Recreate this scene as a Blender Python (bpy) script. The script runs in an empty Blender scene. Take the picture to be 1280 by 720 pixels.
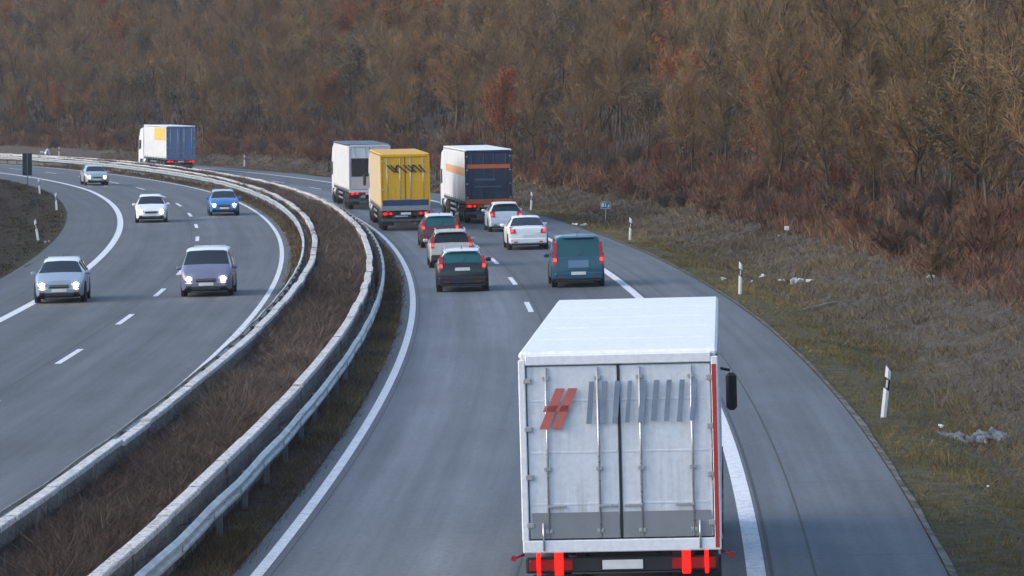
import bpy, math, random
import numpy as np
from mathutils import Vector, Matrix

random.seed(11); RNG = np.random.default_rng(11)
R = math.radians
scene = bpy.context.scene
COL = scene.collection

# ------------------------------------------------------------------ camera
CAM_H, HORIZON, FOC = 7.337, 101.1, 4900.0
PITCH = math.atan((360 - HORIZON) / FOC)
cd = bpy.data.cameras.new('camera'); cam = bpy.data.objects.new('camera', cd); COL.objects.link(cam)
cam.location = (0, 0, CAM_H); cam.rotation_euler = (R(90) - PITCH, 0, 0)
cd.sensor_width = 36.0; cd.lens = 36.0 * FOC / 1280.0
cd.clip_start = 0.5; cd.clip_end = 6000
scene.camera = cam

def project(p):
    x, y, z = p[0], p[1], p[2] - CAM_H
    dep = y * math.cos(PITCH) - z * math.sin(PITCH)
    up = y * math.sin(PITCH) + z * math.cos(PITCH)
    if dep < 1: return None
    return 640 + FOC * x / dep, 360 - FOC * up / dep, dep

# ------------------------------------------------------------------ the curve of the motorway
KS = [-400, -60, 0, 60, 120, 180, 240, 300, 360, 430, 560, 700, 1200]
KV = [0, .0009, .00107, .00096, .00067, .00099, .0018, .00154, .00161, .0016, .0016, .0012, 0]
ZS = [0, 60, 120, 180, 240, 300, 345]
ZV = [2.73e-5, -2.369e-4, 5.64e-5, 3.95e-5, 3.01e-5, -7.53e-5, -1.5e-4]
ES = [0, 60, 120, 180, 240, 300, 360]
EV = [.0265, .0231, .0285, .0159, -.0055, 0., 0.]
DS = 2.0
_s = np.arange(-400, 1200 + DS, DS); _i0 = int(400 / DS)
_k = np.interp(_s, KS, KV)
_h = np.zeros_like(_s); _x = np.zeros_like(_s); _y = np.zeros_like(_s); _z = np.zeros_like(_s); _sl = np.zeros_like(_s)
def _march():
    h, x, y = -.0644, -4.894, 40.0
    for i in range(_i0, len(_s)):
        h += _k[i] * DS; x -= math.sin(h) * DS; y += math.cos(h) * DS
        _h[i], _x[i], _y[i] = h, x, y
    h, x, y = _h[_i0], _x[_i0], _y[_i0]
    for i in range(_i0 - 1, -1, -1):
        x += math.sin(h) * DS; y -= math.cos(h) * DS; h -= _k[i] * DS
        _h[i], _x[i], _y[i] = h, x, y
    zc = np.interp(_s, ZS, ZV); zc[_s < 0] = 0
    zc[_s > 350] = 0
    sl = np.cumsum(zc) * DS; sl -= sl[_i0 + 30]
    sl[_s > 375] *= 0
    sl[_s < -40] = 0
    z = np.cumsum(sl) * DS; z -= z[_i0 + 30]
    ker = np.ones(11) / 11
    _z[:] = np.convolve(np.pad(z, 5, mode='edge'), ker, 'valid')
_march()
def head(s): return np.interp(s, _s, _h)
def bank(s): return np.interp(s, ES, EV)
def road_xy(s, off):
    h = head(s)
    return np.interp(s, _s, _x) + off * np.cos(h), np.interp(s, _s, _y) + off * np.sin(h)
def road_z(s, off):
    return np.interp(s, _s, _z) + bank(s) * np.clip(off, -17.5, 11.5)
def P(s, off, dz=0.0):
    x, y = road_xy(s, off)
    return (float(x), float(y), float(ground_z(s, off) + dz))
def PR(s, off, dz=0.0):
    x, y = road_xy(s, off)
    return (float(x), float(y), float(road_z(s, off) + dz))

PAVE_R, PAVE_L = 10.35, -16.45          # outer edges of the asphalt
IN_R, IN_L = -.38, -4.70                # median edges of the asphalt
def bump(x, y, sc, seed):
    a = RNG_B[seed]
    v = 0
    for k in range(5):
        f = sc * (1 + .7 * k)
        v = v + np.sin(x * f * a[k, 0] + y * f * a[k, 1] + a[k, 2] * 6.28) / (1 + .5 * k)
    return v / 2.6
RNG_B = [np.column_stack([r.uniform(-1, 1, 5), r.uniform(-1, 1, 5), r.uniform(0, 1, 5)]) for r in (np.random.default_rng(i) for i in range(8))]

def ground_z(s, off):
    s = np.asarray(s, float); off = np.asarray(off, float)
    x, y = road_xy(s, off)
    base = road_z(s, off)
    o = off - PAVE_R
    right = np.interp(o, [0, .15, 1.2, 1.9, 2.5, 3.3, 7, 10, 45, 130, 400, 1500], [0, -.03, -.05, -.22, -.30, -.1, .85, 1.95, 17.5, 46, 95, 150])
    right = right + np.where(o > 1.5, bump(x, y, .55, 0) * .10 * np.clip((o - 1.5) / 2, 0, 1), 0) + np.where(o > 4, bump(x, y, .16, 1) * .35 * np.clip((o - 4) / 10, 0, 1), 0)
    p = PAVE_L - off
    left = np.interp(p, [0, .3, 1.5, 3, 12, 25, 60, 200, 500], [0, -.03, .02, -.12, -.2, .4, 6, 30, 70]) + np.where(p > .6, bump(x, y, .5, 2) * .08 * np.clip((p - .6) / 2, 0, 1), 0)
    med = np.where((off > IN_L) & (off < IN_R), .03 + .03 * bump(x, y, .8, 3), 0) + np.interp(off - np.interp(s, [20, 65, 110], [-.18, -.08, 0]) * np.clip((-2 - off) / 1.6, 0, 1), [-3.72, -3.62, -1.62, -1.52], [0, .56, .50, 0])
    under = np.where(((off >= IN_R) & (off <= PAVE_R)) | ((off >= PAVE_L) & (off <= IN_L)), -.10, 0)
    return base + np.where(o > 0, right, 0) + np.where(p > 0, left, 0) + med + under

# ------------------------------------------------------------------ materials
MATS = {}
def nodes(name):
    m = bpy.data.materials.new(name); m.use_nodes = True
    nt = m.node_tree
    return m, nt, nt.nodes['Principled BSDF']
def N(nt, t, **kw):
    n = nt.nodes.new(t)
    for k, v in kw.items(): setattr(n, k, v)
    return n
def noise(nt, scale, detail=4, coord='Object', vec=None, rough=.6):
    n = N(nt, 'ShaderNodeTexNoise'); n.inputs['Scale'].default_value = scale; n.inputs['Detail'].default_value = detail
    n.inputs['Roughness'].default_value = rough
    if vec is None:
        t = N(nt, 'ShaderNodeTexCoord'); nt.links.new(t.outputs[coord], n.inputs['Vector'])
    else: nt.links.new(vec, n.inputs['Vector'])
    return n
def ramp(nt, src, stops, interp='LINEAR'):
    r = N(nt, 'ShaderNodeValToRGB'); r.color_ramp.interpolation = interp
    e = r.color_ramp.elements
    while len(e) < len(stops): e.new(.5)
    for el, (p, c) in zip(e, stops):
        el.position = p; el.color = (c[0], c[1], c[2], 1) if not isinstance(c, (int, float)) else (c, c, c, 1)
    nt.links.new(src, r.inputs[0]); return r
def mix(nt, a, b, fac, mode='MIX'):
    m = N(nt, 'ShaderNodeMix', data_type='RGBA', blend_type=mode)
    for sock, v in ((m.inputs[6], a), (m.inputs[7], b), (m.inputs[0], fac)):
        if hasattr(v, 'links') or hasattr(v, 'is_linked'): nt.links.new(v, sock)
        elif isinstance(v, (int, float)): sock.default_value = v
        else: sock.default_value = (v[0], v[1], v[2], 1)
    return m.outputs[2]
def math_(nt, op, a, b=None, c=None):
    m = N(nt, 'ShaderNodeMath', operation=op)
    for s_, v in zip(m.inputs, (a, b, c)):
        if v is None: continue
        if hasattr(v, 'is_linked'): nt.links.new(v, s_)
        else: s_.default_value = v
    return m.outputs[0]
def bumpn(nt, b, src, strength=.3, dist=.02):
    n = N(nt, 'ShaderNodeBump'); n.inputs['Strength'].default_value = strength; n.inputs['Distance'].default_value = dist
    nt.links.new(src, n.inputs['Height']); nt.links.new(n.outputs[0], b.inputs['Normal'])

def plain(name, col, rough=.5, metal=0, coat=0, var=.18, scale=3.0, spec=.5):
    if name in MATS: return MATS[name]
    m, nt, b = nodes(name)
    n = noise(nt, scale, 6)
    r = ramp(nt, n.outputs[0], [(.3, [c * (1 - var) for c in col]), (.7, [min(1, c * (1 + var * .5)) for c in col])])
    nt.links.new(r.outputs[0], b.inputs['Base Color'])
    n2 = noise(nt, scale * 6, 3)
    rr = ramp(nt, n2.outputs[0], [(.3, max(.03, rough * .85)), (.75, min(1, rough * 1.2))])
    nt.links.new(rr.outputs[0], b.inputs['Roughness'])
    b.inputs['Metallic'].default_value = metal; b.inputs['Coat Weight'].default_value = coat
    b.inputs['Specular IOR Level'].default_value = spec
    MATS[name] = m; return m
def paint(name, col, metal=.0): return plain('paint_' + name, col, .32, metal, .35, .07, 1.5)
def glow(name, col, strength, base=(.3, .02, .02)):
    if name in MATS: return MATS[name]
    m, nt, b = nodes(name)
    b.inputs['Base Color'].default_value = (*base, 1); b.inputs['Roughness'].default_value = .25
    b.inputs['Emission Color'].default_value = (*col, 1); b.inputs['Emission Strength'].default_value = strength
    MATS[name] = m; return m
def glass(name, col=(.010, .014, .016)):
    if name in MATS: return MATS[name]
    m, nt, b = nodes(name)
    b.inputs['Base Color'].default_value = (*col, 1); b.inputs['Roughness'].default_value = .06
    b.inputs['Coat Weight'].default_value = .15; b.inputs['Coat Roughness'].default_value = .03
    MATS[name] = m; return m

def blade_mat(name, cols, rough=.8, trans=0.0):
    """plant fibres: one colour per blade (attribute 'tone'), mixed over the given natural colours"""
    if name in MATS: return MATS[name]
    m, nt, b = nodes(name)
    a = N(nt, 'ShaderNodeAttribute', attribute_name='tone')
    st = [(i / max(1, len(cols) - 1), c) for i, c in enumerate(cols)]
    r = ramp(nt, a.outputs['Fac'], st)
    nt.links.new(r.outputs[0], b.inputs['Base Color'])
    b.inputs['Roughness'].default_value = rough; b.inputs['Specular IOR Level'].default_value = .15
    MATS[name] = m; return m
def crown_mat(name, cols, rough=.9):
    """twigs or leaves: the tree's own hue from its random number, each twig a little off it"""
    if name in MATS: return MATS[name]
    m, nt, b = nodes(name)
    oi = N(nt, 'ShaderNodeObjectInfo')
    r = ramp(nt, oi.outputs['Random'], [(i / (len(cols) - 1), c) for i, c in enumerate(cols)])
    a = N(nt, 'ShaderNodeAttribute', attribute_name='tone')
    v = ramp(nt, a.outputs['Fac'], [(0, .55), (1, 1.5)])
    c = mix(nt, r.outputs[0], v.outputs[0], 1.0, 'MULTIPLY')
    nt.links.new(c, b.inputs['Base Color'])
    b.inputs['Roughness'].default_value = rough; b.inputs['Specular IOR Level'].default_value = .1
    MATS[name] = m; return m

# ------------------------------------------------------------------ object helpers
def tag(o, label=None, cat=None, group=None, kind=None):
    if label: o['label'] = label
    if cat: o['category'] = cat
    if group: o['group'] = group
    if kind: o['kind'] = kind
    return o
def empty(name, loc, rot=(0, 0, 0)):
    o = bpy.data.objects.new(name, None); COL.objects.link(o); o.location = loc; o.rotation_euler = rot
    o.empty_display_size = .2
    return o
class MB:
    def __init__(s): s.v = []; s.f = []; s.sm = []
    def add(s, vs, fs, smooth=False):
        n = len(s.v); s.v += [tuple(map(float, v)) for v in vs]
        for f in fs: s.f.append([i + n for i in f]); s.sm.append(smooth)
        return s
    def box(s, c, d, bev=0.0, rot=None):
        hx, hy, hz = d[0] / 2, d[1] / 2, d[2] / 2
        b = min(bev, hx * .9, hy * .9, hz * .9)
        if b <= 0:
            vs = [(x, y, z) for x in (-hx, hx) for y in (-hy, hy) for z in (-hz, hz)]
            fs = [(0, 1, 3, 2), (4, 6, 7, 5), (0, 4, 5, 1), (2, 3, 7, 6), (0, 2, 6, 4), (1, 5, 7, 3)]
        else:
            vs = []; idx = {}
            for sx in (-1, 1):
                for sy in (-1, 1):
                    for sz in (-1, 1):
                        for ax in range(3):
                            q = [sx * (hx - b), sy * (hy - b), sz * (hz - b)]
                            q[ax] = (sx * hx, sy * hy, sz * hz)[ax]
                            idx[(sx, sy, sz, ax)] = len(vs); vs.append(tuple(q))
            fs = []
            g = lambda a, b_, c_, ax: idx[(a, b_, c_, ax)]
            for k in (-1, 1):
                fs.append([g(k, -1, -1, 0), g(k, 1, -1, 0), g(k, 1, 1, 0), g(k, -1, 1, 0)][::k])
                fs.append([g(-1, k, -1, 1), g(-1, k, 1, 1), g(1, k, 1, 1), g(1, k, -1, 1)][::k])
                fs.append([g(-1, -1, k, 2), g(1, -1, k, 2), g(1, 1, k, 2), g(-1, 1, k, 2)][::k])
            for a in (-1, 1):
                for c_ in (-1, 1):
                    fs.append([g(-1, a, c_, 1), g(1, a, c_, 1), g(1, a, c_, 2), g(-1, a, c_, 2)])
                    fs.append([g(a, -1, c_, 0), g(a, 1, c_, 0), g(a, 1, c_, 2), g(a, -1, c_, 2)])
                    fs.append([g(a, c_, -1, 0), g(a, c_, 1, 0), g(a, c_, 1, 1), g(a, c_, -1, 1)])
            for key in [(a, b_, c_) for a in (-1, 1) for b_ in (-1, 1) for c_ in (-1, 1)]:
                fs.append([g(*key, 0), g(*key, 1), g(*key, 2)])
        M = rot if rot is not None else Matrix.Identity(3)
        return s.add([M @ Vector(v) + Vector(c) for v in vs], fs)
    def tube(s, pts, rad, n=6, cap=True, smooth=True):
        pts = [Vector(p) for p in pts]
        if isinstance(rad, (int, float)): rad = [rad] * len(pts)
        vs = []; 
        for i, p in enumerate(pts):
            t = (pts[min(i + 1, len(pts) - 1)] - pts[max(i - 1, 0)]).normalized()
            u = t.orthogonal().normalized() if i == 0 else (u - t * u.dot(t)).normalized()
            w = t.cross(u)
            for k in range(n):
                a = 2 * math.pi * k / n
                vs.append(p + (u * math.cos(a) + w * math.sin(a)) * rad[i])
        fs = [(i * n + k, i * n + (k + 1) % n, (i + 1) * n + (k + 1) % n, (i + 1) * n + k) for i in range(len(pts) - 1) for k in range(n)]
        s.add(vs, fs, smooth)
        if cap:
            m = len(s.v) - len(vs)
            s.f.append([m + k for k in range(n)][::-1]); s.sm.append(False)
            s.f.append([m + (len(pts) - 1) * n + k for k in range(n)]); s.sm.append(False)
        return s
    def prism(s, poly, a, b, axis='y'):
        """polygon in the plane across the axis, from a to b"""
        def pt(p, t):
            return {'y': (p[0], t, p[1]), 'x': (t, p[0], p[1]), 'z': (p[0], p[1], t)}[axis]
        n = len(poly); vs = [pt(p, a) for p in poly] + [pt(p, b) for p in poly]
        fs = [list(range(n))[::-1], [n + i for i in range(n)]] + [(i, (i + 1) % n, n + (i + 1) % n, n + i) for i in range(n)]
        return s.add(vs, fs)
    def build(s, name, mat, parent=None):
        me = bpy.data.meshes.new(name); me.from_pydata(s.v, [], s.f); me.validate(); 
        import bmesh
        bm = bmesh.new(); bm.from_mesh(me); bmesh.ops.recalc_face_normals(bm, faces=bm.faces); bm.to_mesh(me); bm.free()
        if len(me.polygons) == len(s.sm): me.polygons.foreach_set('use_smooth', s.sm)
        me.materials.append(mat)
        o = bpy.data.objects.new(name, me); COL.objects.link(o)
        if parent: o.parent = parent
        return o
def fast_mesh(name, verts, faces_flat, nper, mat, tone=None, parent=None, attrs=None, smooth=False):
    me = bpy.data.meshes.new(name); nv = len(verts); nl = len(faces_flat); nf = nl // nper
    me.vertices.add(nv); me.vertices.foreach_set('co', np.asarray(verts, np.float32).ravel())
    me.loops.add(nl); me.loops.foreach_set('vertex_index', np.asarray(faces_flat, np.int32))
    me.polygons.add(nf); me.polygons.foreach_set('loop_start', np.arange(0, nl, nper, dtype=np.int32))
    me.polygons.foreach_set('loop_total', np.full(nf, nper, np.int32))
    if smooth: me.polygons.foreach_set('use_smooth', np.ones(nf, bool))
    me.update(calc_edges=True)
    if tone is not None:
        a = me.attributes.new('tone', 'FLOAT', 'POINT'); a.data.foreach_set('value', np.asarray(tone, np.float32))
    for k, v in (attrs or {}).items():
        v = np.asarray(v, np.float32)
        if v.ndim == 1: a = me.attributes.new(k, 'FLOAT', 'POINT'); a.data.foreach_set('value', v)
        else: a = me.attributes.new(k, 'FLOAT_VECTOR', 'POINT'); a.data.foreach_set('vector', v.ravel())
    me.materials.append(mat)
    o = bpy.data.objects.new(name, me); COL.objects.link(o)
    if parent: o.parent = parent
    return o
def blades(base, direc, width, tone, bend=None):
    """base (n,3), direc (n,3) to the tip, width (n): thin tapering triangles, or bent ones of two faces; -> verts, flat faces, tones"""
    n = len(base); d = direc / np.maximum(np.linalg.norm(direc, axis=1, keepdims=True), 1e-6)
    r = RNG.normal(size=(n, 3)); side = np.cross(d, r); side /= np.maximum(np.linalg.norm(side, axis=1, keepdims=True), 1e-6)
    w = (width / 2)[:, None]
    v = np.stack([base - side * w, base + side * w, base + direc], 1).reshape(-1, 3)
    return v, np.arange(3 * n, dtype=np.int32), np.repeat(tone, 3)

# ------------------------------------------------------------------ ground sheet
def grid_obj(name, ss, offs, zf, mat, dz=0.0, kind='structure', parent=None):
    S_, O_ = np.meshgrid(ss, offs, indexing='ij')
    x, y = road_xy(S_, O_); z = zf(S_, O_) + dz
    v = np.stack([x, y, z], -1).reshape(-1, 3); nr, nc = S_.shape
    i = np.arange(nr * nc).reshape(nr, nc)
    f = np.stack([i[:-1, :-1], i[:-1, 1:], i[1:, 1:], i[1:, :-1]], -1).reshape(-1)
    o = fast_mesh(name, v, f, 4, mat, attrs={'road': np.stack([S_, O_, S_ * 0], -1).reshape(-1, 3)}, parent=parent, smooth=True)
    if kind: o['kind'] = kind
    return o

def m_ground():
    m, nt, b = nodes('earth_grass_and_leaf_litter')
    a = N(nt, 'ShaderNodeAttribute', attribute_name='road'); sp = N(nt, 'ShaderNodeSeparateXYZ'); nt.links.new(a.outputs['Vector'], sp.inputs[0])
    n1 = noise(nt, .35, 5); n2 = noise(nt, 3.0, 6); n3 = noise(nt, 22, 5)
    o = math_(nt, 'ADD', sp.outputs[1], math_(nt, 'MULTIPLY', math_(nt, 'SUBTRACT', n1.outputs[0], .5), 3.0))
    t = math_(nt, 'DIVIDE', math_(nt, 'ADD', o, 30.0), 60.0)       # -30..30 -> 0..1
    def q(v): return (v + 30) / 60
    r = ramp(nt, t, [(0, (.030, .024, .016)), (q(-20), (.034, .023, .015)), (q(-18), (.038, .032, .017)), (q(-15.8), (.044, .041, .022)), (q(-5), (.06, .052, .04)), (q(-4), (.055, .043, .034)), (q(-.9), (.065, .052, .038)), (q(9.5), (.085, .078, .050)), (q(12.2), (.088, .082, .050)), (q(13.6), (.09, .080, .064)), (q(16.5), (.10, .084, .072)), (q(19), (.085, .064, .052)), (q(22.5), (.070, .057, .048)), (1, (.070, .057, .048))])
    c = mix(nt, r.outputs[0], ramp(nt, n2.outputs[0], [(.3, .6), (.7, 1.35)]).outputs[0], 1.0, 'MULTIPLY')
    c = mix(nt, c, ramp(nt, n3.outputs[0], [(.3, .6), (.7, 1.35)]).outputs[0], 1.0, 'MULTIPLY')
    nt.links.new(c, b.inputs['Base Color']); b.inputs['Roughness'].default_value = .95; b.inputs['Specular IOR Level'].default_value = .1
    bumpn(nt, b, n3.outputs[0], .8, .08)
    return m
_of = np.concatenate([[-520, -400, -300, -200, -140, -100, -80, -65, -52, -42, -34, -29, -25, -22, -20], np.arange(-19, -16.4, .4), [-16.46, -16.2, -12, -8, -5, -4.72, -4.6], np.concatenate([np.arange(-4.4, -3.8, .26), [-3.74, -3.64, -3.3, -3, -2.6, -2.2, -1.9, -1.62, -1.52], np.arange(-1.4, -.5, .3)]), [-.45, -.37, -.2, 2, 6, 9.9, 10.2, 10.36], np.arange(10.5, 15, .3), np.arange(15, 26, .8), np.arange(26, 60, 2.5), [64, 72, 82, 95, 110, 130, 160, 200, 260, 350, 500, 700, 1000, 1500]])
_ss = np.concatenate([np.arange(-400, -20, 20), np.arange(-20, 260, 1.5), np.arange(260, 600, 3), np.arange(600, 1201, 25)])
grid_obj('ground', _ss, _of, ground_z, m_ground())

# ------------------------------------------------------------------ carriageways
def m_asphalt(name, stops, tint, seams, joints):
    m, nt, b = nodes(name)
    a = N(nt, 'ShaderNodeAttribute', attribute_name='road'); sp = N(nt, 'ShaderNodeSeparateXYZ'); nt.links.new(a.outputs['Vector'], sp.inputs[0])
    s_, o_ = sp.outputs[0], sp.outputs[1]
    # long streaks along the lanes
    cv = N(nt, 'ShaderNodeCombineXYZ'); nt.links.new(math_(nt, 'MULTIPLY', s_, .03), cv.inputs[0]); nt.links.new(math_(nt, 'MULTIPLY', o_, 2.2), cv.inputs[1])
    streak = noise(nt, 1.0, 5, vec=cv.outputs[0])
    cv2 = N(nt, 'ShaderNodeCombineXYZ'); nt.links.new(math_(nt, 'MULTIPLY', s_, .22), cv2.inputs[0]); nt.links.new(o_, cv2.inputs[1])
    patch = noise(nt, .55, 5, vec=cv2.outputs[0])
    fine = noise(nt, 28, 6); grit = noise(nt, 140, 3)
    lo, hi = stops[0][0], stops[-1][0]
    wob = math_(nt, 'ADD', o_, math_(nt, 'MULTIPLY', math_(nt, 'SUBTRACT', patch.outputs[0], .5), .35))
    t = math_(nt, 'DIVIDE', math_(nt, 'SUBTRACT', wob, lo), hi - lo)
    base = ramp(nt, t, [((p - lo) / (hi - lo), [v * k for k in tint]) for p, v in stops], 'EASE')
    c = mix(nt, base.outputs[0], ramp(nt, streak.outputs[0], [(.28, .72), (.72, 1.2)]).outputs[0], 1.0, 'MULTIPLY')
    c = mix(nt, c, ramp(nt, patch.outputs[0], [(.3, .80), (.7, 1.14)]).outputs[0], 1.0, 'MULTIPLY')
    c = mix(nt, c, ramp(nt, fine.outputs[0], [(.3, .86), (.7, 1.12)]).outputs[0], 1.0, 'MULTIPLY')
    c = mix(nt, c, ramp(nt, grit.outputs[0], [(.35, .85), (.7, 1.2)]).outputs[0], 1.0, 'MULTIPLY')
    agg = noise(nt, 9, 7, rough=.8)
    c = mix(nt, c, ramp(nt, agg.outputs[0], [(.34, .78), (.5, 1.0), (.68, 1.22)]).outputs[0], 1.0, 'MULTIPLY')
    wv = math_(nt, 'MULTIPLY', math_(nt, 'SUBTRACT', fine.outputs[0], .5), .05)
    for so, w in seams:                                           # sealed longitudinal joints
        d = math_(nt, 'ABSOLUTE', math_(nt, 'SUBTRACT', math_(nt, 'ADD', o_, wv), so))
        c = mix(nt, c, (.022, .023, .025), math_(nt, 'MULTIPLY', math_(nt, 'LESS_THAN', d, w), .75))
    for (o0, o1, step, w, st) in joints:                          # sawn transverse joints of the hard shoulder
        fr = math_(nt, 'ABSOLUTE', math_(nt, 'SUBTRACT', math_(nt, 'FRACT', math_(nt, 'DIVIDE', math_(nt, 'ADD', s_, math_(nt, 'MULTIPLY', wv, 3.0)), step)), .5))
        k = math_(nt, 'MULTIPLY', math_(nt, 'LESS_THAN', fr, w / step), math_(nt, 'MULTIPLY', math_(nt, 'GREATER_THAN', o_, o0), math_(nt, 'LESS_THAN', o_, o1)))
        c = mix(nt, c, (.03, .032, .035), math_(nt, 'MULTIPLY', k, st))
    nt.links.new(c, b.inputs['Base Color'])
    rr = ramp(nt, fine.outputs[0], [(.3, .62), (.7, .85)]); nt.links.new(rr.outputs[0], b.inputs['Roughness'])
    b.inputs['Specular IOR Level'].default_value = .35
    bumpn(nt, b, grit.outputs[0], .35, .006)
    return m
SS = np.concatenate([np.arange(-400, -20, 10), np.arange(-20, 600, 1.5), np.arange(600, 1201, 10)])
mr = m_asphalt('asphalt_climbing_side', [(-.4, .085), (-.1, .10), (.5, .125), (1.1, .150), (1.9, .128), (2.8, .140), (3.5, .115), (4.2, .088), (4.8, .082), (5.6, .094), (6.5, .082), (7.2, .092), (7.9, .112), (9.2, .112), (10.35, .105)], (.89, 1.0, 1.12), [(3.98, .022), (7.78, .03), (8.42, .02), (.22, .015)], [(8.43, 10.4, 5.2, .022, .55), (-.4, 0, 7.0, .02, .5)])
ml = m_asphalt('asphalt_descending_side', [(-16.45, .074), (-15.2, .082), (-13.7, .078), (-12.6, .098), (-11.7, .080), (-10.4, .096), (-9.6, .084), (-8.4, .104), (-7.2, .086), (-6.0, .104), (-5.2, .098), (-4.7, .094)], (.92, 1.0, 1.10), [(-9.5, .018), (-13.65, .02)], [(-16.5, -13.7, 7.5, .02, .35)])
o_r = grid_obj('road', SS, np.array([IN_R, -.2, .1, 1, 2, 3, 3.6, 3.9, 4.5, 5.5, 6.5, 7.4, 7.7, 8.4, 9.4, 10.2, PAVE_R]), road_z, mr)
o_l = grid_obj('road', SS, np.array([PAVE_L, -15.5, -14.5, -13.6, -13, -12, -11, -10, -9.3, -9, -8, -7, -6, -5.3, -5, IN_L]), road_z, ml)

def m_mark():
    m, nt, b = nodes('worn_white_road_paint')
    n = noise(nt, 7, 7, rough=.7); n2 = noise(nt, 60, 4)
    c = ramp(nt, n.outputs[0], [(.30, (.36, .37, .38)), (.48, (.66, .67, .69)), (.72, (.80, .81, .83))])
    c2 = mix(nt, c.outputs[0], ramp(nt, n2.outputs[0], [(.32, .40), (.50, 1.0)]).outputs[0], 1.0, 'MULTIPLY')
    nt.links.new(c2, b.inputs['Base Color']); b.inputs['Roughness'].default_value = .65
    return m
MM = m_mark()
def stripe(s0, s1, off, w, parent, name='edge_line'):
    ss = np.arange(s0, s1, 2.0)
    return grid_obj(name, ss, np.array([off - w / 2, off + w / 2]), road_z, MM, .006, 'structure', parent)
stripe(-400, 1000, 0.0, .19, o_r); stripe(-400, 1000, 7.55, .28, o_r)
stripe(-400, 1000, -5.13, .19, o_l); stripe(-400, 1000, -13.36, .32, o_l)
def dashes(off, s_first, w, parent):
    vs, fl, at = [], [], []
    for k in range(-8, 50):
        s0 = s_first + 18 * k
        for j in range(3):
            a, b_ = s0 + j * 2, s0 + j * 2 + 2
            n = len(vs)
            for (ss, oo) in ((a, off - w / 2), (a, off + w / 2), (b_, off + w / 2), (b_, off - w / 2)):
                vs.append(PR(ss, oo, .006))
            fl += [n, n + 1, n + 2, n + 3]
    o = fast_mesh('lane_line', np.array(vs), fl, 4, MM, parent=parent); o['kind'] = 'structure'
dashes(3.76, 27.6, .17, o_r); dashes(-9.2, 62.6, .18, o_l)

# gravel strip beside the hard shoulder
def m_gravel():
    m, nt, b = nodes('pale_edge_gravel')
    n = noise(nt, 30, 5); n2 = noise(nt, 2.2, 4)
    c = ramp(nt, n.outputs[0], [(.3, (.09, .082, .07)), (.55, (.18, .165, .15)), (.75, (.30, .28, .26))])
    c2 = mix(nt, c.outputs[0], (.06, .058, .03), ramp(nt, n2.outputs[0], [(.42, 0.0), (.6, 1.0)]).outputs[0])
    nt.links.new(c2, b.inputs['Base Color']); b.inputs['Roughness'].default_value = .95
    bumpn(nt, b, n.outputs[0], .8, .03); return m
_gv = np.arange(-30, 430, .25)
_gx, _gy = road_xy(_gv, np.full_like(_gv, PAVE_R))
go = np.stack([np.full_like(_gv, PAVE_R + .01), PAVE_R + .15 + .07 * bump(_gx, _gy, .16, 6) + .04 * bump(_gx, _gy, .5, 7)], 1)
S_ = np.repeat(_gv[:, None], 2, 1); x, y = road_xy(S_, go); z = ground_z(S_, go) + .03
i = np.arange(len(_gv) * 2).reshape(-1, 2)
tag(fast_mesh('gravel', np.stack([x, y, z], -1).reshape(-1, 3), np.stack([i[:-1, 0], i[:-1, 1], i[1:, 1], i[1:, 0]], -1).reshape(-1), 4, m_gravel()), 'pale gravel strip along the outer edge of the hard shoulder', 'gravel', kind='stuff')

# ------------------------------------------------------------------ concrete walls of the median
def m_conc():
    m, nt, b = nodes('weathered_pale_concrete')
    n = noise(nt, 1.4, 7, rough=.7); n2 = noise(nt, 9, 6, rough=.75); n3 = noise(nt, 40, 4)
    c = ramp(nt, n.outputs[0], [(.3, (.46, .45, .44)), (.7, (.66, .65, .64))])
    c2 = mix(nt, c.outputs[0], (.07, .065, .055), ramp(nt, n2.outputs[0], [(.50, 0.0), (.64, .85)]).outputs[0])
    c3 = mix(nt, c2, ramp(nt, n3.outputs[0], [(.3, .8), (.7, 1.1)]).outputs[0], 1.0, 'MULTIPLY')
    nt.links.new(c3, b.inputs['Base Color']); b.inputs['Roughness'].default_value = .9
    bumpn(nt, b, n2.outputs[0], .4, .02); return m
MCONC = m_conc()
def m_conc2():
    m, nt, b = nodes('dark_wall_concrete')  # wall body, darker than the separate pale top, with random blotches
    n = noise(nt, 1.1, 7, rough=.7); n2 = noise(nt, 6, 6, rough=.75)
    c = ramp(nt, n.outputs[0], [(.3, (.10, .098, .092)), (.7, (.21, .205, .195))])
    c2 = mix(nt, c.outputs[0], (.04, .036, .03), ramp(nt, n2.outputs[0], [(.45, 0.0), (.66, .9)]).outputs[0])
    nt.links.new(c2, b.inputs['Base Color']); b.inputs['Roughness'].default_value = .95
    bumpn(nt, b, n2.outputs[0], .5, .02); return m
MCONC2 = m_conc2()
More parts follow.
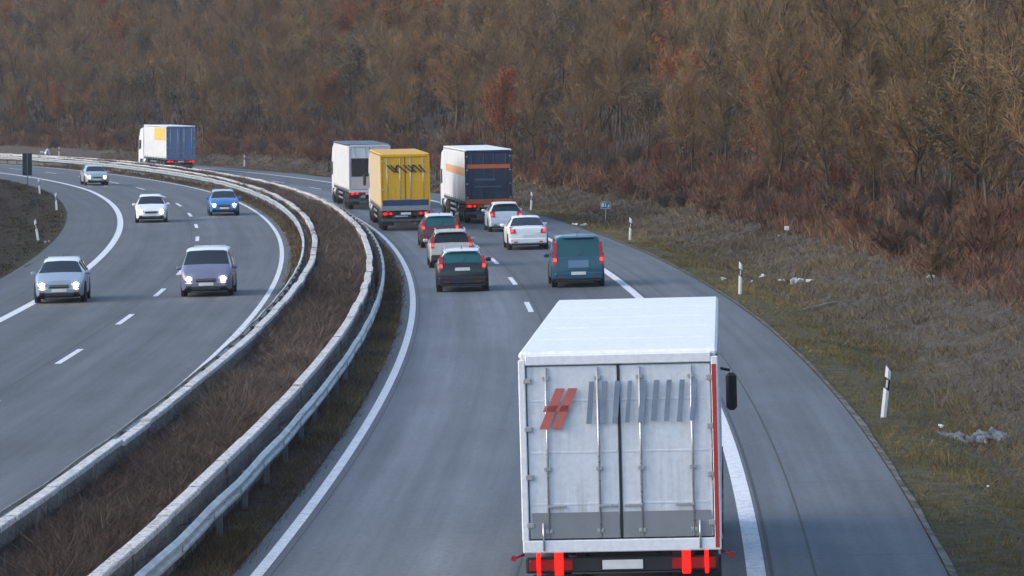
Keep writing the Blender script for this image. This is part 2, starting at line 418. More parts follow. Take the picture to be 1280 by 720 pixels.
def wall(off, label, hc):
    root = empty('concrete_wall', PR(60, off(60))); tag(root, label, 'concrete wall'); loc = Vector(root.location)
    body, wtop = MB(), MB(); s = -30.0
    while s < 470:
        L = 4.0; jo, jz = random.uniform(-.022, .022), random.uniform(-.03, .03)
        for mb, prof in ((body, [(-.19, -.15), (.19, -.15), (.18, .2), (.11, .34), (.092, hc - .09), (-.092, hc - .09), (-.11, .34), (-.18, .2)]), (wtop, [(-.112, hc - .087), (.112, hc - .087), (.112, hc - .02), (.095, hc), (-.095, hc), (-.112, hc - .02)])):
            secs = [[Vector(PR(q, off(q) + jo + px, pz + jz * (pz > .3))) - loc for px, pz in prof] for q in (s + .025, s + L / 2, s + L - .025)]
            n = len(prof); fs = [list(range(n)), [2 * n + k for k in range(n)][::-1]]
            for a in range(2): fs += [(a * n + k, (a + 1) * n + k, (a + 1) * n + (k + 1) % n, a * n + (k + 1) % n) for k in range(n)]
            mb.add(sum(secs, []), fs)
        s += L
    body.build('wall_body', MCONC2, root); wtop.build('wall_top', MCONC, root)
    return root
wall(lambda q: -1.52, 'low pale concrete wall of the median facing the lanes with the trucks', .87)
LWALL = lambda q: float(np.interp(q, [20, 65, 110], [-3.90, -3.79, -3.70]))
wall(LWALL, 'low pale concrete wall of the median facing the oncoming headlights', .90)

# ------------------------------------------------------------------ steel guardrails
MSTEEL = plain('galvanised_steel', (.42, .45, .46), .5, .5, 0, .35, 2.2)
MPOST = plain('dull_steel_posts', (.16, .17, .17), .6, .4, 0, .3, 4)
def guardrail(off, side, label):
    root = empty('guardrail', PR(60, off(60))); tag(root, label, 'guardrail')
    M = root.matrix_basis.inverted() if False else None
    loc = Vector(root.location)
    mb = MB()
    prof = [(0, .44), (.012, .44), (.04, .47), (.085, .50), (.085, .545), (.02, .585), (.02, .615), (.085, .655), (.085, .70), (.04, .735), (.012, .755), (0, .755), (.008, .70), (.06, .69), (.06, .66), (0, .61), (0, .58), (.06, .54), (.06, .51), (.01, .48)]
    ss = np.arange(-30, 431, 2.0); n = len(prof); vs = []
    for q in ss:
        w = .012 * math.sin(q * .7) + .008 * math.sin(q * 2.3)
        for px, pz in prof: vs.append(Vector(PR(q, off(q) + side * px, pz + w)) - loc)
    fs = [(a * n + k, (a + 1) * n + k, (a + 1) * n + (k + 1) % n, a * n + (k + 1) % n) for a in range(len(ss) - 1) for k in range(n)]
    mb.add(vs, fs)
    for q in np.arange(-28, 430, 4.0):        # lap joints with bolts
        a, b_ = Vector(PR(q, off(q) + side * .088, .52)) - loc, Vector(PR(q + .3, off(q) + side * .088, .52)) - loc
        mb.tube([a, a + Vector((0, 0, .16))], .012, 5)
    mb.build('beam', MSTEEL, root)
    for q in np.arange(22, 418, 4.0):
        p = Vector(PR(q, off(q) - side * .06, 0)) - loc; h = head(q)
        m2 = MB(); rot = Matrix.Rotation(h, 3, 'Z')
        m2.box(p + Vector((0, 0, .33)), (.10, .06, .74), 0, rot)
        m2.box(p + rot @ Vector((side * .05, 0, .6)), (.07, .08, .16), 0, rot)
        m2.build('post', MPOST, root)
guardrail(lambda q: -1.06, 1, 'galvanised steel guardrail beside the lanes with the trucks')
guardrail(lambda q: LWALL(q) - .44, -1, 'galvanised steel guardrail beside the lanes with oncoming headlights')

# ------------------------------------------------------------------ plants as stuff
def scatter(n, s0, s1, o0, o1, power=1.0):
    """points in road coordinates, denser towards the near end when power > 1"""
    u = RNG.uniform(0, 1, n) ** power
    s = s0 + (s1 - s0) * u; o = RNG.uniform(o0, o1, n)
    return s, o
def tuft_field(name, n, s0, s1, o0, o1, h, w, mat, label, cat, power=1.0, lean=.45, mask=None, per=6, spread=.10, zoff=0.0):
    s, o = scatter(n // per, s0, s1, o0, o1, power)
    x, y = road_xy(s, o); z = ground_z(s, o)
    if mask is not None:
        k = mask(s, o, x, y); s, o, x, y, z = s[k], o[k], x[k], y[k], z[k]
    m = len(s)
    hs = RNG.uniform(h[0], h[1], m) * (.75 + .35 * bump(x, y, .9, 4)) * np.clip(.85 + .5 * bump(x, y, 3.1, 3), .3, 1.5)
    tn = np.clip(.46 + .34 * bump(x, y, .35, 5) + .26 * bump(x, y, 1.7, 2) + RNG.normal(0, .13, m), 0, 1)
    far = np.clip(y / 90.0, .8, 3.2)
    base = np.repeat(np.stack([x, y, z - .03 + zoff], 1), per, 0); k = len(base)
    base[:, :2] += RNG.normal(0, spread, (k, 2))
    hh = np.repeat(hs, per) * RNG.uniform(.5, 1.15, k)
    d = np.stack([RNG.normal(0, lean, k) * hh, RNG.normal(0, lean, k) * hh, hh], 1)
    v, f, t = blades(base, d, np.repeat(far, per) * RNG.uniform(w[0], w[1], k), np.clip(np.repeat(tn, per) + RNG.normal(0, .16, k), 0, 1))
    return tag(fast_mesh(name, v, f, 3, mat, t), label, cat, kind='stuff')
MB_MED = blade_mat('dead_brown_bramble', [(0.0345, 0.02496, 0.022), (0.0667, 0.04576, 0.037), (0.09775, 0.0624, 0.05), (0.1035, 0.07696, 0.06), (0.207, 0.156, 0.12)])
tuft_field('undergrowth', 240000, -6, 330, -3.60, -1.68, (.16, .58), (.006, .017), MB_MED, 'dense dead brown undergrowth filling the median between the two walls', 'undergrowth', 1.35, 1.0, per=9, spread=.16)
MB_STK = blade_mat('pale_dead_stalks', [(.10, .085, .07), (.17, .145, .115), (.24, .21, .17)])
tuft_field('stalks', 5200, -6, 300, -3.5, -1.6, (.5, 1.05), (.008, .014), MB_STK, 'thin pale dead stalks standing in the brown median undergrowth', 'stalks', 1.5, .6, per=2, spread=.2)
tuft_field('stalks', 9000, 14, 330, PAVE_R + 1.0, PAVE_R + 9.5, (.35, .85), (.007, .013), MB_STK, 'thin pale dead stalks standing in the slope grass', 'stalks', 1.5, .5, per=3, spread=.12)
MB_DRY = blade_mat('dry_verge_grass', [(0.05966, 0.0438, 0.02616), (0.1127, 0.0803, 0.04226), (0.1723, 0.1217, 0.06239), (0.2917, 0.213, 0.1107)])
tuft_field('grass', 70000, 0, 330, -1.0, -.45, (.12, .36), (.010, .02), MB_DRY, 'dry brown grass strip between the guardrail and the truck lanes', 'grass', 1.4, .55)
tuft_field('weeds', 16000, 0, 330, -1.34, -1.14, (.2, .55), (.008, .018), MB_MED, 'dark weeds in the gap between the guardrail and the concrete wall', 'weeds', 1.4, .5)
tuft_field('weeds', 18000, 0, 330, -4.06, -3.88, (.3, .72), (.010, .02), MB_MED, 'dark weeds in the gap between the far guardrail and the concrete wall', 'weeds', 1.3, .45)
tuft_field('weeds', 30000, 120, 400, -3.62, -3.35, (.30, .62), (.012, .022), MB_MED, 'dark weeds leaning over the concrete wall along the far bend', 'weeds', 1.0, .6, mask=lambda s, o, x, y: bump(x, y, 2.2, 1) > -.05)
tuft_field('grass', 42000, 10, 330, -4.66, -3.95, (.10, .3), (.010, .02), MB_DRY, 'dark grass strip between the far guardrail and the oncoming lanes', 'grass', 1.2, .55)
MB_GRN = blade_mat('olive_verge_grass', [(0.06411, 0.05005, 0.02064), (0.1111, 0.09259, 0.03175), (0.1496, 0.1201, 0.04127), (0.2066, 0.1563, 0.06192), (0.3134, 0.2377, 0.1032)])
tuft_field('grass', 150000, 14, 330, PAVE_R + .18, PAVE_R + 3.2, (.07, .22), (.008, .017), MB_GRN, 'olive green verge grass beside the hard shoulder', 'grass', 1.7, .7)
MB_SLP = blade_mat('withered_slope_grass', [(0.06276, 0.04842, 0.03392), (0.1027, 0.07828, 0.0533), (0.1313, 0.09889, 0.06623), (0.1426, 0.1154, 0.0646), (0.2625, 0.2009, 0.1292)])
tuft_field('grass', 230000, 18, 380, PAVE_R + 2.2, PAVE_R + 9.5, (.12, .42), (.010, .022), MB_SLP, 'withered grey brown grass covering the roadside slope', 'grass', 1.35, .7)
MB_LFT = blade_mat('dark_embankment_grass', [(.024, .017, .012), (.036, .025, .017), (.042, .032, .019), (.054, .044, .026)])
tuft_field('grass', 90000, 90, 330, -30, PAVE_L - .15, (.08, .26), (.014, .028), MB_LFT, 'dark brown and green grass on the inner embankment of the bend', 'grass', 1.0, .7)
MB_RED = blade_mat('russet_bramble_canes', [(0.06656, 0.04388, 0.03305), (0.1024, 0.05486, 0.03856), (0.16, 0.07558, 0.04847), (0.1728, 0.1073, 0.06389), (0.2432, 0.1645, 0.1013)])
tuft_field('undergrowth', 120000, 60, 480, PAVE_R + 6.6, PAVE_R + 11.5, (.4, 1.15), (.014, .03), MB_RED, 'russet bramble undergrowth along the foot of the forest', 'undergrowth', 1.0, .55, per=8, spread=.25)
MB_FLR = blade_mat('forest_saplings', [(0.0399, 0.02813, 0.01837), (0.05985, 0.04166, 0.02757), (0.07648, 0.04999, 0.03215), (0.08646, 0.05208, 0.03062), (0.133, 0.09374, 0.06125)])
tuft_field('undergrowth', 170000, 60, 640, PAVE_R + 10.5, PAVE_R + 52, (.6, 2.2), (.022, .05), MB_FLR, 'thin leafless saplings and brush between the forest trees', 'undergrowth', .9, .28, per=7, spread=.4)

# ------------------------------------------------------------------ trees
MBARK = crown_mat('grey_brown_bark', [(0.08237, 0.06465, 0.04682), (0.1198, 0.09696, 0.07025), (0.06739, 0.05172, 0.03641), (0.2022, 0.1681, 0.1248), (0.09734, 0.07432, 0.05202)])
MTWIG = crown_mat('bare_twigs', [(0.1739, 0.1172, 0.06619), (0.2071, 0.1277, 0.06787), (0.1524, 0.1042, 0.0546), (0.2237, 0.1511, 0.0877), (0.1739, 0.1238, 0.05792), (0.2352, 0.1407, 0.07278), (0.1624, 0.1172, 0.07117), (0.1905, 0.1302, 0.06453)])
MRUST = crown_mat('withered_rust_leaves', [(0.1973, 0.07751, 0.03842), (0.2302, 0.0802, 0.03842), (0.2039, 0.09114, 0.04225), (0.1644, 0.07291, 0.03842)])
MOLIV = crown_mat('last_brown_olive_leaves', [(.105, .088, .058), (.125, .098, .064), (.140, .104, .066)])
def tree_proto(seed, H, W, form, ntw, leafy=0):
    r = np.random.default_rng(seed); rr = random.Random(seed)
    mb = MB(); limbs = []
    lean = Vector((r.normal(0, .05), r.normal(0, .05), 1))
    stems = 1 if form != 'multi' else rr.choice((3, 4))
    allp = []
    for q in range(stems):
        dv = lean.copy()
        if stems > 1: dv += Vector((r.normal(0, .22), r.normal(0, .22), 0))
        pts = [Vector((r.normal(0, .05) * q, r.normal(0, .05) * q, -.2))]
        nseg = 7
        hh = H * (1 if q == 0 else rr.uniform(.65, .95))
        for k in range(nseg):
            pts.append(pts[-1] + Vector((dv.x + r.normal(0, .10), dv.y + r.normal(0, .10), 1)) * (hh / nseg))
        r0 = .012 * hh * rr.uniform(.8, 1.2)
        mb.tube(pts, [r0 * (1 - .86 * k / nseg) + .006 for k in range(nseg + 1)], 5, cap=False)
        nl = int(14 if stems == 1 else 8)
        for k in range(nl):
            t = rr.uniform(.18, .92); f = t * nseg; a = int(f); p = pts[a].lerp(pts[min(a + 1, nseg)], f - a)
            az = rr.uniform(0, 6.283); el = rr.uniform(.45, 1.15) if form != 'wide' else rr.uniform(.2, .9)
            L = W * .5 * (1.15 - .75 * abs(t - .42)) * rr.uniform(.6, 1.25)
            dd = Vector((math.cos(az) * math.cos(el), math.sin(az) * math.cos(el), math.sin(el)))
            lp = [p]
            for j in range(4):
                dd = (dd + Vector((r.normal(0, .14), r.normal(0, .14), .12 + r.normal(0, .08)))).normalized()
                lp.append(lp[-1] + dd * (L / 4 * 1.35))
            mb.tube(lp, [r0 * .42 * (1 - .2 * j) * (1 - .5 * t) + .004 for j in range(5)], 4, cap=False)
            limbs.append(lp)
        limbs.append(pts[3:])
    # twigs: fans growing along each limb
    B, D, Wd, T = [], [], [], []
    per = ntw // len(limbs)
    for lp in limbs:
        lt = r.normal(.5, .17)
        t = r.uniform(.12, 1, per) ** .8 * (len(lp) - 1); a = np.minimum(t.astype(int), len(lp) - 2); fr = (t - a)[:, None]
        L0 = np.array([tuple(v) for v in lp]); p = L0[a] * (1 - fr) + L0[a + 1] * fr
        ax = L0[a + 1] - L0[a]; ax /= np.linalg.norm(ax, axis=1, keepdims=True)
        d = ax * .65 + r.normal(0, .62, (per, 3)) + np.array([0, 0, .42])
        d /= np.linalg.norm(d, axis=1, keepdims=True)
        ln = r.uniform(.25, .95, per) * (W / 4.2)
        # second order: part of the twigs start at another twig's middle
        k2 = r.uniform(size=per) < .5
        p = np.where(k2[:, None], p + d * ln[:, None] * r.uniform(.3, .9, per)[:, None], p)
        d2 = d + r.normal(0, .5, (per, 3)) + np.array([0, 0, .2]); d2 /= np.linalg.norm(d2, axis=1, keepdims=True)
        d = np.where(k2[:, None], d2, d)
        if leafy:
            d = d * .35 + r.normal(0, .6, (per, 3)); d /= np.linalg.norm(d, axis=1, keepdims=True)
            p = p + r.normal(0, .22, (per, 3))
            ln = r.uniform(.07, .17, per); wd = r.uniform(.05, .10, per)
        else: wd = r.uniform(.014, .034, per)
        B.append(p); D.append(d * ln[:, None]); Wd.append(wd); T.append(np.clip(r.normal(lt, .2, per), 0, 1))
    v, f, tn = blades(np.concatenate(B), np.concatenate(D), np.concatenate(Wd), np.concatenate(T))
    return mb, (v, f, tn)
PROTO = {}
def make_proto(key, seed, H, W, form, ntw, cmat, leafy=0):
    mb, (v, f, tn) = tree_proto(seed, H, W, form, ntw, leafy)
    if leafy:   # bare twigs show among the remaining leaves
        pass
    PROTO[key] = dict(mb=mb, crown=(v, f, tn), H=H, W=W, cmat=cmat, first=None, meshes=None)
for k in range(7): make_proto(('bare', k), 100 + k, 7.2 + .35 * (k % 3), 4.2 + .3 * (k % 4), ('tall', 'wide', 'multi', 'tall', 'multi', 'wide', 'tall')[k], 5200, MTWIG)
for k in range(3): make_proto(('rust', k), 200 + k, 6.2, 3.6, ('wide', 'tall', 'multi')[k], 9000, MRUST, 1)
for k in range(3): make_proto(('olive', k), 300 + k, 6.8, 4.4, ('multi', 'wide', 'tall')[k], 8500, MOLIV, 1)
def place_tree(key, loc, rz, sc, name, label, group):
    pr = PROTO[key]
    root = empty(name, loc, (0, 0, rz)); root.scale = (sc[0], sc[0], sc[1])
    tag(root, label, 'tree' if 'tree' in name else 'shrub', group)
    if pr['first'] is None:
        a = pr['mb'].build('trunk', MBARK, root); b_ = fast_mesh('crown', *pr['crown'][:2], 3, pr['cmat'], pr['crown'][2], root)
        pr['first'] = (a, b_)
    else:
        for o in pr['first']:
            c = o.copy(); COL.objects.link(c); c.parent = root
    return root
cand = []
ts = 70.0
while ts < 640:
    row = 0
    to = PAVE_R + 10.2
    while to < PAVE_R + 56:
        s_ = ts + random.uniform(-1.7, 1.7); o_ = to + random.uniform(-1.4, 1.4)
        p = P(s_, o_); q = project(p)
        if q and -70 < q[0] < 1350:
            cand.append((q[2], q[0], q[1], p, o_, s_))
        to += 3.7
    ts += 3.7
cand.sort()
sky = np.full(1500, 1e9); keep = []
for dep, px, py, p, o_, s_ in cand:
    u = random.random(); Ht = random.uniform(5.6, 8.6)
    if o_ < PAVE_R + 13: Ht *= random.uniform(.6, .95)
    top = py - FOC * Ht / dep; wpx = FOC * 3.2 / dep / 2
    if py < -4: continue
    a, b_ = int(max(0, px + 100 - wpx)), int(min(1499, px + 100 + wpx))
    if b_ <= a: continue
    cur = np.minimum(sky[a:b_], 5000).mean()
    if top > cur - 10 and cur < 4000: continue
    if cur < -15: continue
    keep.append((dep, px, py, p, o_, s_, Ht, u))
    m = slice(a, b_); sky[m] = np.minimum(sky[m], top + FOC * Ht / dep * .30)
print('trees kept', len(keep))
if len(keep) > 292:
    keep = sorted(random.sample(keep, 292))
BARE_L = ['slender leafless grey brown tree standing in the hillside forest', 'spreading leafless brown tree standing in the hillside forest', 'several stemmed leafless tree standing in the hillside forest']
for dep, px, py, p, o_, s_, Ht, u in keep:
    cl = bump(p[0], p[1], .11, 6)
    if u < .075 + .06 * (cl > .3): key = ('rust', random.randrange(3)); lb, gr = 'rust leaved tree among bare trees on the hillside', 'rust leaved trees in the forest'
    elif u > .955 - .04 * (cl < -.2): key = ('olive', random.randrange(3)); lb, gr = 'olive leaved tree among bare trees on the hillside', 'olive leaved trees in the forest'
    else:
        k = random.randrange(7); key = ('bare', k); lb = BARE_L[{0: 0, 1: 1, 2: 2, 3: 0, 4: 2, 5: 1, 6: 0}[k]]; gr = 'bare trees of the hillside forest'
    sc = Ht / PROTO[key]['H']
    place_tree(key, p, random.uniform(0, 6.28), (sc * random.uniform(.85, 1.2), sc), 'forest_tree', lb, gr)

# shrubs at the foot of the forest
MSHR = crown_mat('russet_shrub_twigs', [(0.128, 0.06496, 0.0484), (0.1664, 0.07192, 0.0484), (0.16, 0.0986, 0.066), (0.192, 0.1253, 0.0792), (0.1792, 0.07888, 0.0506), (0.1408, 0.0928, 0.0682)])
MSHG = crown_mat('grey_shrub_twigs', [(0.09191, 0.07296, 0.06192), (0.1093, 0.08294, 0.06768), (0.07875, 0.0599, 0.04896)])
def shrub_proto(seed, H, W, n, mat):
    r = np.random.default_rng(seed)
    mb = MB()
    B, D, Wd, T = [], [], [], []
    for k in range(16):
        az = r.uniform(0, 6.283); el = r.uniform(.5, 1.4); L = r.uniform(.6, 1.0)
        tip = Vector((math.cos(az) * math.cos(el) * W * .6 * L, math.sin(az) * math.cos(el) * W * .6 * L, H * L * math.sin(el)))
        b0 = Vector((r.normal(0, .12), r.normal(0, .12), -.1))
        mid = b0.lerp(tip, .5) + Vector((0, 0, .08 * H))
        mb.tube([b0, mid, tip], [.018, .012, .005], 4, cap=False)
        m = n // 16; t = r.uniform(.15, 1, m)[:, None]
        p = np.array(b0) * (1 - t) ** 2 + 2 * np.array(mid) * t * (1 - t) + np.array(tip) * t ** 2
        d = np.array((tip - b0).normalized()) * .7 + r.normal(0, .55, (m, 3)) + np.array([0, 0, .35]); d /= np.linalg.norm(d, axis=1, keepdims=True)
        B.append(p); D.append(d * r.uniform(.15, .5, m)[:, None] * H / 1.5); Wd.append(r.uniform(.012, .028, m)); T.append(np.clip(r.normal(.5, .22, m), 0, 1))
    v, f, t = blades(np.concatenate(B), np.concatenate(D), np.concatenate(Wd), np.concatenate(T))
    return dict(mb=mb, crown=(v, f, t), H=H, W=W, cmat=mat, first=None)
for k in range(4): PROTO[('shrub', k)] = shrub_proto(400 + k, 1.5, 2.2 + .2 * k, 1700, MSHR)
for k in range(2): PROTO[('gshrub', k)] = shrub_proto(450 + k, 1.7, 2.0, 1500, MSHG)
n_sh = 0; ts = 84.0
while ts < 470:
    for to in (7.3, 9.2, 11.0):
        s_ = ts + random.uniform(-1.3, 1.3); o_ = PAVE_R + to + random.uniform(-.9, .9) + 1.2 * float(bump(ts, 0, .2, 7))
        q = project(P(s_, o_))
        if not q or not (-30 < q[0] < 1310) or random.random() < .18: continue
        red = random.random() < .75
        key = ('shrub', random.randrange(4)) if red else ('gshrub', random.randrange(2))
        sc = random.uniform(.6, 1.25)
        place_tree(key, P(s_, o_), random.uniform(0, 6.28), (sc, sc * random.uniform(.8, 1.15)), 'shrub', 'bushy russet shrub in the belt below the forest' if red else 'bushy grey twigged shrub in the belt below the forest', 'russet shrubs below the forest' if red else 'grey shrubs below the forest')
        n_sh += 1
    ts += 4.4
print('shrubs', n_sh)
#--VEHICLES--
# ------------------------------------------------------------------ small parts shared by the vehicles
MTYRE = plain('tyre_rubber', (.018, .018, .019), .85, 0, 0, .2, 8)
MRIM = plain('alloy_rim', (.36, .37, .38), .35, .8, 0, .1, 6)
MBLK = plain('black_plastic', (.022, .022, .024), .55, 0, 0, .2, 5)
MDARK = plain('dark_underbody', (.012, .012, .013), .8, 0, 0, .2, 5)
MGLASS = glass('dark_car_glass'); MGLT = glass('teal_tinted_glass', (.012, .085, .095))
MTAIL = glow('lit_tail_lamp', (1.0, .022, .012), 3.0, (.35, .01, .01))
MTAILH = glow('lit_truck_tail_lamp', (1.0, .008, .005), 1.25, (.2, .004, .004))
MTAIL0 = plain('red_lamp_lens', (.33, .014, .012), .2, 0, .5, .1, 5)
MORNG = plain('orange_red_reflector', (.55, .10, .03), .35, 0, .2, .12, 5)
MHEAD = glow('lit_headlamp', (1.0, .93, .80), 16.0, (.8, .8, .8))
MHEADY = glow('lit_warm_headlamp', (1.0, .78, .42), 16.0, (.8, .8, .7))
MPLATE = plain('white_number_plate', (.72, .72, .70), .4, 0, 0, .08, 6)
MCHROME = plain('chrome_trim', (.6, .6, .6), .2, 1.0, 0, .05, 5)
MSILV = plain('silver_rail', (.55, .56, .57), .3, .7, 0, .08, 5)

def veh_root(name, s, off, reverse, label, cat, group=None, yaw=0.0):
    h = float(head(s)) + (math.pi if reverse else 0) + yaw
    e = float(bank(s)); e = -e if reverse else e
    loc = PR(s, off, .004)
    rot = (Matrix.Rotation(h, 4, 'Z') @ Matrix.Rotation(-math.atan(e), 4, 'Y')).to_euler()
    r = empty(name, loc, rot); return tag(r, label, cat, group)
def wheel(root, x, y, rad, wid):
    sgn = 1 if x > 0 else -1
    mb = MB(); n = 24; prof = [(0.60, 0), (.66, .16), (.93, .10), (1.0, .22), (1.0, .78), (.93, .90), (.66, .84), (.6, 1)]
    vs = []
    for k in range(n):
        a = 2 * math.pi * k / n
        for pr, pw in prof: vs.append((x + sgn * (pw - 1) * wid, y + rad * pr * math.cos(a), rad + rad * pr * math.sin(a)))
    m = len(prof); fs = [(k * m + j, ((k + 1) % n) * m + j, ((k + 1) % n) * m + j + 1, k * m + j + 1) for k in range(n) for j in range(m - 1)]
    mb.add(vs, fs, True)
    wob = mb.build('wheel', MTYRE, root)
    rb = MB(); xo = x - sgn * .035
    rb.add([(xo, y, rad)] + [(xo - sgn * (.0 if k % 2 else .02), y + rad * .64 * math.cos(2 * math.pi * k / 20), rad + rad * .64 * math.sin(2 * math.pi * k / 20)) for k in range(20)], [(0, 1 + k, 1 + (k + 1) % 20) for k in range(20)])
    for k in range(5):
        a = 2 * math.pi * k / 5
        rb.box((xo + sgn * .012, y + rad * .3 * math.cos(a), rad + rad * .3 * math.sin(a)), (.02, rad * .13, rad * .6), 0, Matrix.Rotation(a - math.pi / 2, 3, 'X'))
    rb.build('rim', MRIM, wob)
    return wob

# ------------------------------------------------------------------ cars
# outline of each body seen from the side: (distance from the tail, roof or bonnet height, belt height, half width low, half width at the top)
def outline(kind, L, H, W):
    hw = W / 2
    if kind == 'estate':
        return [(0, .70, .62, hw * .90, hw * .86), (.03, .86, .78, hw * .95, hw * .88), (.09, 1.00, .93, hw * .975, hw * .86), (.36, H - .09, .95, hw * .985, hw * .70), (.46, H - .02, .95, hw * .99, hw * .68), (1.05, H, .95, hw, hw * .69), (1.15, H + .005, .95, hw, hw * .69), (2.0, H + .005, .94, hw, hw * .69), (2.1, H, .94, hw, hw * .69), (2.75, H - .06, .93, hw, hw * .66), (3.42, 1.02, .94, hw * .99, hw * .84), (3.9, .92, .84, hw * .97, hw * .84), (L - .12, .78, .70, hw * .90, hw * .78), (L, .62, .56, hw * .78, hw * .70)], (2, 3), (9, 10), [(3, 4), (4, 5), (6, 7), (8, 9)]
    if kind == 'hatch':
        return [(0, .72, .64, hw * .88, hw * .82), (.04, .90, .82, hw * .94, hw * .86), (.12, 1.02, .94, hw * .965, hw * .84), (.52, H - .10, .96, hw * .98, hw * .69), (.66, H - .03, .96, hw * .99, hw * .68), (1.0, H, .95, hw, hw * .69), (1.1, H + .005, .95, hw, hw * .69), (1.8, H + .005, .94, hw, hw * .69), (1.9, H, .94, hw, hw * .68), (2.45, H - .07, .93, hw, hw * .66), (3.15, 1.02, .93, hw * .99, hw * .83), (3.6, .92, .84, hw * .96, hw * .82), (L - .12, .78, .70, hw * .88, hw * .76), (L, .62, .56, hw * .76, hw * .68)], (2, 3), (9, 10), [(4, 5), (6, 7), (8, 9)]
    if kind == 'sedan':
        return [(0, .78, .70, hw * .88, hw * .82), (.04, .94, .86, hw * .94, hw * .86), (.55, 1.02, .94, hw * .97, hw * .84), (.72, 1.04, .95, hw * .98, hw * .82), (1.45, H - .06, .96, hw * .99, hw * .67), (1.75, H, .95, hw, hw * .67), (1.85, H + .004, .95, hw, hw * .67), (2.45, H + .004, .94, hw, hw * .67), (2.55, H - .005, .94, hw, hw * .67), (2.95, H - .06, .93, hw, hw * .65), (3.62, 1.0, .93, hw * .99, hw * .83), (4.05, .90, .82, hw * .97, hw * .82), (L - .12, .76, .68, hw * .90, hw * .76), (L, .60, .54, hw * .78, hw * .70)], (3, 4), (9, 10), [(4, 5), (6, 7), (8, 9)]
    # high square van with windows
    return [(0, .66, .58, hw * .93, hw * .90), (.03, .92, .84, hw * .97, hw * .92), (.07, 1.08, 1.0, hw * .985, hw * .92), (.26, H - .12, 1.02, hw * .99, hw * .83), (.36, H - .02, 1.02, hw * .995, hw * .81), (1.2, H, 1.02, hw, hw * .82), (1.3, H + .005, 1.02, hw, hw * .82), (2.2, H + .005, 1.01, hw, hw * .82), (2.3, H, 1.01, hw, hw * .82), (2.95, H - .06, 1.0, hw, hw * .78), (3.75, 1.12, 1.0, hw * .99, hw * .86), (4.05, .98, .90, hw * .97, hw * .84), (L - .12, .84, .76, hw * .9, hw * .78), (L, .66, .6, hw * .8, hw * .72)], (2, 3), (9, 10), [(3, 4), (4, 5), (6, 7), (8, 9)]

